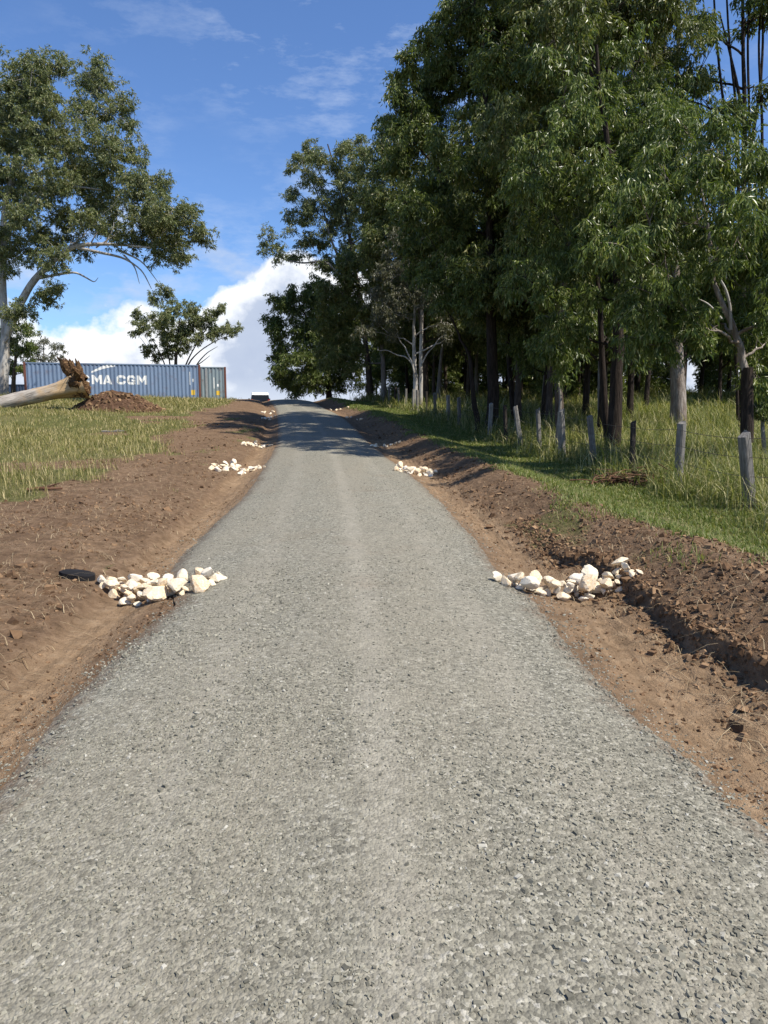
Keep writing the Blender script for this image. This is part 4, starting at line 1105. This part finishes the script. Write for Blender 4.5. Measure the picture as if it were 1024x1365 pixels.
# white twin trunk
Y = 44.5
T = [at(553, 532, Y), at(553, 480, Y), at(552, 432, Y), at(553, 380, Y), at(560, 320, Y)]
wt = tree('gum_tree', 'white twin trunked gum with bare pale forks in the sunlit gap by the fence', foot(553, Y), PX([(520, 410, 24), (500, 425, 16), (545, 395, 26), (575, 400, 26), (600, 410, 20), (530, 360, 30), (570, 350, 34), (480, 440, 12), (540, 320, 30), (500, 395, 18), (585, 430, 16), (522, 445, 14), (600, 450, 12)], Y, 9), .15, M['bark_white'], M['leaf_dull'], .21, .05, 10, .46, 6, 7, .75, 55, T)
mb = MB(); O = np.array(wt.location)
limb(mb, [(561, 545), (561, 480), (562, 432), (564, 380)], .13, .08, Y, 9, O)
limb(mb, [(553, 502), (550, 484), (543, 470), (540, 462), (533, 455), (530, 446)], .05, .015, Y - .3, 6, O)
limb(mb, [(549, 484), (541, 475), (530, 474), (516, 466), (504, 468), (504, 462)], .045, .01, Y - .3, 6, O)
limb(mb, [(563, 484), (570, 470), (579, 462), (584, 452), (594, 446), (596, 440)], .042, .012, Y - .3, 6, O)
mb.build('limb', M['bark_white'], wt, True)

# big dark crown over the shaded driveway, on the black trunk
Y = 29
T = [at(656, 592, Y), at(656, 540, Y), at(655, 470, Y), at(656, 380, Y), at(654, 280, Y), at(648, 150, Y), at(640, 0, Y), at(640, -120, Y)]
lob = PX([(588, 36, 28), (553, 82, 28), (528, 112, 19), (618, 8, 34), (650, -30, 44), (580, 85, 44), (540, 145, 30), (524, 165, 16), (600, 140, 48), (560, 190, 42), (532, 215, 26), (630, 50, 54), (650, 120, 54), (625, 200, 50), (575, 250, 44), (545, 270, 30), (680, 20, 50), (690, 100, 54),
          (700, 190, 54), (660, 260, 54), (610, 300, 48), (560, 320, 36), (640, 340, 46), (690, 320, 46), (590, 360, 36), (720, 270, 50), (670, -60, 60), (650, -80, 50), (625, 380, 34), (680, 380, 36)], Y, 10, 1.2)
tree('gum_tree', 'tall dense gum on the thick black straight trunk, crown running off the top', foot(656, Y), fill(lob, 1, .75, .2, 1.3, .5), .27, M['bark_iron'], M['leaf_dark'], .19, .04, 16, .38, 8, 8, .9, 61, T, sides=12)
Y = 31.5
T = [at(690, 582, Y), at(690, 520, Y), at(692, 450, Y), at(686, 380, Y), at(690, 250, Y), at(700, 100, Y)]
tw = tree('gum_tree', 'brown forked pair of trunks with pale patches right of the black trunk', foot(690, Y), fill(PX([(690, 60, 60), (740, 20, 60), (760, 90, 60), (700, 170, 50), (740, 180, 60), (720, 320, 44), (680, 260, 50), (740, 380, 44), (660, 400, 36), (700, 420, 34)], Y, 11, 1), 5), .17, M['bark_brown'], M['leaf_olive'], .19, .042, 15, .45, 7, 8, .85, 62, T)
mb = MB(); O = np.array(tw.location)
limb(mb, [(686, 560), (680, 500), (676, 440), (672, 380)], .13, .08, Y + .3, 7, O); mb.build('stem', M['bark_iron'], tw, True)
Y = 28.5
T = [at(637, 575, Y), at(634, 550, Y), at(629, 510, Y), at(626, 470, Y), at(612, 450, Y), at(600, 420, Y)]
tree('gum_tree', 'thin crooked dark tree leaning left beside the thick black trunk', foot(637, Y), PX([(600, 400, 26), (630, 410, 22), (580, 395, 18)], Y, 12), .13, M['bark_iron'], M['leaf_dark'], .19, .042, 14, .40, 7, 7, .8, 63, T)

# middle group
Y = 23.5
T = [at(748, 600, Y), at(746, 540, Y), at(744, 470, Y), at(750, 380, Y), at(770, 250, Y), at(790, 100, Y), at(800, -40, Y)]
lob = PX([(765, 20, 60), (820, -20, 60), (880, 10, 56), (720, -20, 60), (790, 90, 56), (850, 70, 56), (735, 100, 46), (770, 170, 56), (720, 210, 44), (830, 150, 56), (890, 90, 50), (760, 250, 48), (700, 290, 34), (730, 340, 40), (850, 215, 44), (780, -80, 70), (880, -60, 60)], Y, 13, 1)
tree('gum_tree', 'tall gum with drooping bright sprays at the top middle of the wood', foot(748, Y), fill(lob, 2), .16, M['bark_brown'], M['leaf_olive'], .175, .034, 17, .34, 8, 8, 1.0, 64, T, sides=10)
Y = 19.5
T = [at(816, 612, Y), at(820, 560, Y), at(823, 500, Y), at(826, 430, Y), at(824, 340, Y), at(815, 240, Y), at(800, 140, Y), at(795, 60, Y)]
lob = PX([(800, 110, 56), (760, 160, 50), (840, 160, 56), (730, 215, 42), (790, 230, 60), (700, 260, 30), (750, 300, 50), (850, 250, 50), (810, 320, 46), (720, 380, 36), (770, 385, 44), (690, 360, 26), (850, 350, 44), (810, 420, 34), (770, 440, 24), (870, 180, 50)], Y, 14, .8)
t1 = tree('gum_tree', 'rough black barked gum with drooping crown just behind the leaning fence posts', foot(816, Y), fill(lob, 3), .21, M['bark_iron'], M['leaf_fresh'], .165, .030, 19, .30, 8, 8, 1.1, 65, T, sides=12)
mb = MB(); O = np.array(t1.location)
limb(mb, [(812, 600), (806, 540), (802, 470), (800, 400), (790, 330)], .11, .05, Y + .6, 7, O); mb.build('stem', M['bark_iron'], t1, True)
Y = 21
tree('gum_sapling', 'young gum with low fresh hanging foliage behind the tall pale leaning post', foot(742, Y), PX([(735, 455, 22), (750, 475, 18), (722, 475, 16), (742, 430, 22), (716, 452, 12), (762, 450, 16), (745, 500, 10)], Y, 15, .3), .07, M['bark_grey'], M['leaf_fresh'], .17, .03, 34, .30, 8, 8, 1.1, 66, hmax=3.2)

# near right
Y = 15.2
T = [at(996, 585, Y), at(995, 540, Y), at(996, 490, Y), at(985, 455, Y), at(972, 425, Y), at(952, 390, Y), at(948, 340, Y), at(940, 280, Y), at(930, 220, Y)]
lob = PX([(900, 215, 60), (960, 205, 60), (1010, 240, 56), (860, 265, 56), (920, 285, 62), (985, 300, 62), (1040, 300, 60), (845, 330, 44), (890, 355, 52), (950, 365, 56), (1010, 370, 56), (900, 420, 44), (860, 400, 40), (985, 425, 40), (1020, 450, 40), (935, 430, 36), (1050, 400, 50), (890, 460, 26), (850, 445, 26), (1080, 250, 60)], Y, 16, .6)
lt = tree('gum_tree', 'leafy near gum with white leaning limb and dark lower trunk at the right edge', foot(996, Y), fill(lob, 4, .7), .10, M['bark_flaky'], M['leaf_fresh'], .155, .027, 24, .27, 8, 8, 1.1, 67, T, sides=12)
mb = MB(); O = np.array(lt.location)
limb(mb, [(974, 440), (974, 410), (968, 385), (952, 360), (940, 330)], .035, .015, Y - .1, 7, O)
limb(mb, [(962, 425), (945, 405), (930, 398)], .025, .01, Y - .1, 6, O)
mb.build('limb', M['bark_white'], lt, True)
mb = MB(); limb(mb, [(996, 590), (996, 530), (996, 490)], .13, .115, Y, 10, O); mb.build('lower_trunk', M['bark_iron'], lt, True)
Y = 16.5
tree('gum_sapling', 'dark bushy sapling at the right edge behind the nearest fence post', foot(1018, Y), PX([(1015, 500, 34), (1030, 540, 30), (1008, 545, 18), (1040, 470, 40), (1060, 520, 40)], Y, 17, .3), .06, M['bark_grey'], M['leaf_dark'], .13, .024, 36, .30, 8, 8, .9, 68, hmax=2.2)
# thick pale trunk in the middle distance
Y = 27
T = [at(904, 560, Y), at(903, 500, Y), at(902, 440, Y), at(900, 380, Y), at(898, 300, Y), at(900, 200, Y), at(905, 0, Y)]
tree('gum_tree', 'thick pale flaking trunk standing in long grass behind the squat post', foot(904, Y), PX([(900, 200, 50), (880, 300, 50), (930, 330, 50), (950, 420, 30), (870, 400, 44), (860, 470, 18)], Y, 18, .8), 0.29, M['bark_flaky'], M['leaf_olive'], .18, .038, 16, .42, 7, 8, .9, 69, T, sides=14)
# tall bare stems rising out of the top right corner
Y = 25
T = [at(990, 565, Y), at(990, 400, Y), at(992, 180, Y), at(990, 0, Y), at(985, -160, Y)]
bs = tree('gum_tree', 'cluster of tall bare dark stems rising against sky in the top right corner', foot(990, Y), PX([(940, -60, 50), (1010, -90, 60), (930, 30, 24), (1050, -30, 50), (940, 100, 26), (925, 130, 26), (990, 30, 16), (1030, 110, 24), (965, 150, 20), (1000, 165, 22), (940, 50, 22), (1020, 10, 26)], Y, 19, .8), .13, M['bark_iron'], M['leaf_dark'], .19, .04, 16, .42, 7, 8, .9, 70, T)
mb = MB(); O = np.array(bs.location)
for pts in ([(984, 560), (972, 200), (955, 60), (948, -80)], [(1000, 560), (1000, 180), (996, 60), (1002, -80)], [(1008, 560), (1018, 180), (1010, 60), (1020, -60)], [(985, 300), (984, 160), (972, 60), (966, -60)], [(1000, 200), (1014, 120), (1018, 40), (1012, -60)], [(988, 140), (978, 90), (960, 20)]):
    limb(mb, pts, .062, .025, Y, 6, O)
mb.build('stem', M['bark_iron'], bs, True)

# --- the depth of the wood: three forest trees copied about, each its own trunk and crown
def proto(label, bark, leaf, H, lean, seed, r0):
    rg = np.random.default_rng(seed); bx, by = 20 + seed * .1, 70.0
    bz = float(ground(bx, by, False))
    lob = [((bx + rg.normal(0, .9) + lean, by + rg.normal(0, .9), bz + H * rg.uniform(.45, 1.0)), rg.uniform(.9, 1.6)) for _ in range(9)]
    lob += [((bx + rg.normal(0, 1.2), by + rg.normal(0, 1.2), bz + H * rg.uniform(.30, .5)), rg.uniform(.7, 1.1)) for _ in range(7)]
    return tree('forest_tree', label, (bx, by), lob, r0, bark, leaf, .24, .055, 11, .50, 6, 7, .8, seed, group='trees deep in the wood', hmax=H)
LB = {0: 'slender dark trunked gum among the shaded trees deep in the wood', 1: 'slender brown trunked gum among the shaded trees deep in the wood', 2: 'slender pale trunked gum among the shaded trees deep in the wood'}
protos = [proto(LB[0], M['bark_iron'], M['leaf_dark'], 10.5, .2, 1, .15), proto(LB[1], M['bark_brown'], M['leaf_olive'], 9.5, -.2, 2, .14), proto(LB[2], M['bark_grey'], M['leaf_olive'], 11.0, .1, 3, .15)]
def copy_tree(o):
    c = o.copy(); COL.objects.link(c)
    for ch in o.children:
        d = ch.copy(); COL.objects.link(d); d.parent = c
    return c
rg = np.random.default_rng(77); spots = []
tries = 0
while len(spots) < 100 and tries < 6000:
    tries += 1
    y = rg.uniform(24, 78); px = rg.uniform(480, 1120); x = (px - CX) * y / F; u = x - float(xc(y))
    if u < 7.4 + .03 * y: continue
    if 34 < y < 47 and u < 13.5: continue                   # the sunlit gap beside the white twin trunk
    if px > 840 and y < 34: continue
    if px > 900 and rg.random() < .55: continue
    if any(math.hypot(x - a, y - b) < 1.55 for a, b in spots): continue
    spots.append((x, y))
for k, (x, y) in enumerate(spots):
    ty = 0 if rg.random() < .5 else 1 if rg.random() < .6 else 2
    first = [i for i in range(3) if protos[i].get('placed') is None]
    if first: ty = first[0]; o = protos[ty]; o['placed'] = 1
    else: o = copy_tree(protos[ty])
    s = rg.uniform(.72, 1.12)
    o.location = (x, y, float(ground(x, y, False)) - .05); o.scale = (s, s, s * rg.uniform(.9, 1.15)); o.rotation_euler = (rg.normal(0, .03), rg.normal(0, .03), rg.random() * 6.28)
# low scrub under the far side of the wood
sh0 = None; k = 0
for px, y in [(x_, yy_) for x_, yy_ in ((545, 64), (590, 60), (620, 66), (655, 58), (690, 63), (725, 56), (760, 62), (800, 57), (700, 72), (640, 74), (780, 72), (1035, 46), (740, 48), (845, 60), (880, 66), (950, 60), (1000, 66), (815, 50))]:
    x = (px - CX) * y / F
    if sh0 is None:
        z = float(ground(x, y, False))
        sh0 = o = tree('shrub', 'low dark shrub under the trees at the back of the wood', (x, y), [((x + a, y + b, z + c), r) for a, b, c, r in ((0, 0, 1.0, .9), (.9, .1, .8, .7), (-.9, -.1, .8, .75), (.4, .3, 1.7, .6), (-.5, .2, 1.6, .6), (1.5, 0, .5, .5), (-1.5, .1, .5, .5))], .05, M['bark_brown'], M['leaf_dark'], .22, .06, 14, .42, 7, 7, .5, 99, group='shrubs at the back of the wood', hmax=1.8)
        o['category'] = 'shrub'
    else: o = copy_tree(sh0)
    s = rg.uniform(.8, 1.35); o.location = (x, y, float(ground(x, y, False)) - .05); o.scale = (s * 1.2, s, s); o.rotation_euler = (0, 0, rg.random() * 6.28)
for o in scene.objects:
    if 'placed' in o: del o['placed']

# ------------------------------------------------------------------ light, sky, camera
SAZ, SEL = R(-27), R(55)                      # the sun stands to the right, a little behind the viewer
sd = Vector((math.cos(SAZ) * math.cos(SEL), math.sin(SAZ) * math.cos(SEL), math.sin(SEL)))
L = bpy.data.lights.new('sun', 'SUN'); L.energy = 5.0; L.angle = R(.5); L.color = (1, .945, .855)
so = bpy.data.objects.new('sun', L); COL.objects.link(so); so.rotation_euler = sd.to_track_quat('Z', 'Y').to_euler()

W = bpy.data.worlds.new('World'); scene.world = W; W.use_nodes = True
nt = W.node_tree; nt.nodes.clear()
class WT(NT):
    def __init__(s): s.t = nt; s.n = nt.nodes; s.m = W
w = WT()
wo = w.new('OutputWorld')
sky = w.new('TexSky', sky_type='NISHITA', sun_disc=False, sun_elevation=SEL, sun_rotation=math.atan2(sd.x, sd.y), air_density=1.0, dust_density=.35, ozone_density=3.0, altitude=300)
D = w.coord('Generated')
sp = w.new('SeparateXYZ'); w.l(D, sp.inputs[0])
az = w.math('ARCTAN2', sp.outputs[0], sp.outputs[1]); el = w.math('ARCSINE', sp.outputs[2])
cn = w.noise(w.mapping(D, (9, 9, 11)), 1, 8, .52); cn2 = w.noise(w.mapping(D, (30, 30, 36)), 1, 6, .6); cb = w.noise(w.mapping(D, (3.2, 3.2, 4), (1.7, .4, .2)), 1, 3, .5)
# height of the cumulus bank over azimuth
rise = w.ramp(w.math('MULTIPLY_ADD', az, .5, c=.5), [(0, .05), (.25, .13), (.30, .112), (.375, .150), (.44, .205), (.50, .20), (.62, .13), (.75, .11), (1, .06)])
top = w.math('ADD', rise, w.math('MULTIPLY_ADD', cn, .16, c=-.08))
top = w.math('ADD', top, w.math('MULTIPLY_ADD', cn2, .03, c=-.015))
dep = w.math('SUBTRACT', top, el)
cum = w.ramp(w.math('MULTIPLY_ADD', dep, 10, c=.5), [(.46, 0.), (.60, 1.)])
# body shading of the bank: bright heads, blue grey belly, pale foot at the skyline
bel = w.math('ADD', w.math('MULTIPLY', dep, 4.6), w.math('MULTIPLY_ADD', cn, 1.5, c=-.75))
shade = w.ramp(w.math('ADD', bel, w.math('MULTIPLY_ADD', cn2, .5, c=-.25)), [(0, (.80, .81, .83)), (.22, (.70, .73, .78)), (.50, (.40, .46, .58)), (.85, (.36, .42, .55))])
foot = w.ramp(el, [(.012, 1.), (.050, 0.)])
shade = w.mix(w.math('MULTIPLY', foot, .7), shade, (.62, .67, .74))
# thin grey scraps above the bank and high wisps
sc = w.ramp(w.math('ADD', w.noise(w.mapping(D, (7, 7, 17), (.3, 2.2, .1)), 1, 6, .58), w.math('MULTIPLY', w.math('ABSOLUTE', w.math('SUBTRACT', el, .17)), -1.6)), [(.44, 0.), (.60, .70)])
wi = w.ramp(w.noise(w.mapping(D, (9, 16, 30), (3.1, .2, 1.4)), 1, 7, .66), [(.50, 0.), (.78, .55)])
wi = w.math('MULTIPLY', wi, w.ramp(cb, [(.42, 0.), (.62, 1.)]))
b1 = w.new('Background'); skc = w.mix(1, sky.outputs[0], (.74, .90, 1.14), 'MULTIPLY'); w.l(skc, b1.inputs[0]); b1.inputs[1].default_value = .108
col = w.mix(wi, (0, 0, 0), (.62, .70, .86))
b2 = w.new('Background', i_1=1.0); b2.inputs[0].default_value = (.55, .62, .74, 1)
b3 = w.new('Background', i_1=1.0); b3.inputs[0].default_value = (.46, .52, .63, 1)
b4 = w.new('Background', i_1=1.0); w.l(shade, b4.inputs[0])
def mixs(f, a, b):
    m = w.new('MixShader'); w.l(f, m.inputs[0]); w.l(a, m.inputs[1]); w.l(b, m.inputs[2]); return m.outputs[0]
s = mixs(wi, b1.outputs[0], b2.outputs[0]); s = mixs(sc, s, b3.outputs[0]); s = mixs(cum, s, b4.outputs[0])
w.l(s, wo.inputs[0])

cam = bpy.data.cameras.new('camera'); co = bpy.data.objects.new('camera', cam); COL.objects.link(co)
cam.sensor_fit = 'VERTICAL'; cam.sensor_height = 36; cam.lens = F / 1365 * 36; cam.clip_end = 3000; cam.clip_start = .05
co.location = (0, 0, CAMZ); co.rotation_euler = (math.pi / 2 - PITCH, 0, 0)
scene.camera = co
scene.view_settings.view_transform = 'Standard'; scene.view_settings.look = 'None'; scene.view_settings.exposure = .50; scene.view_settings.gamma = 1
scene.cycles.max_bounces = 6; scene.cycles.transparent_max_bounces = 4
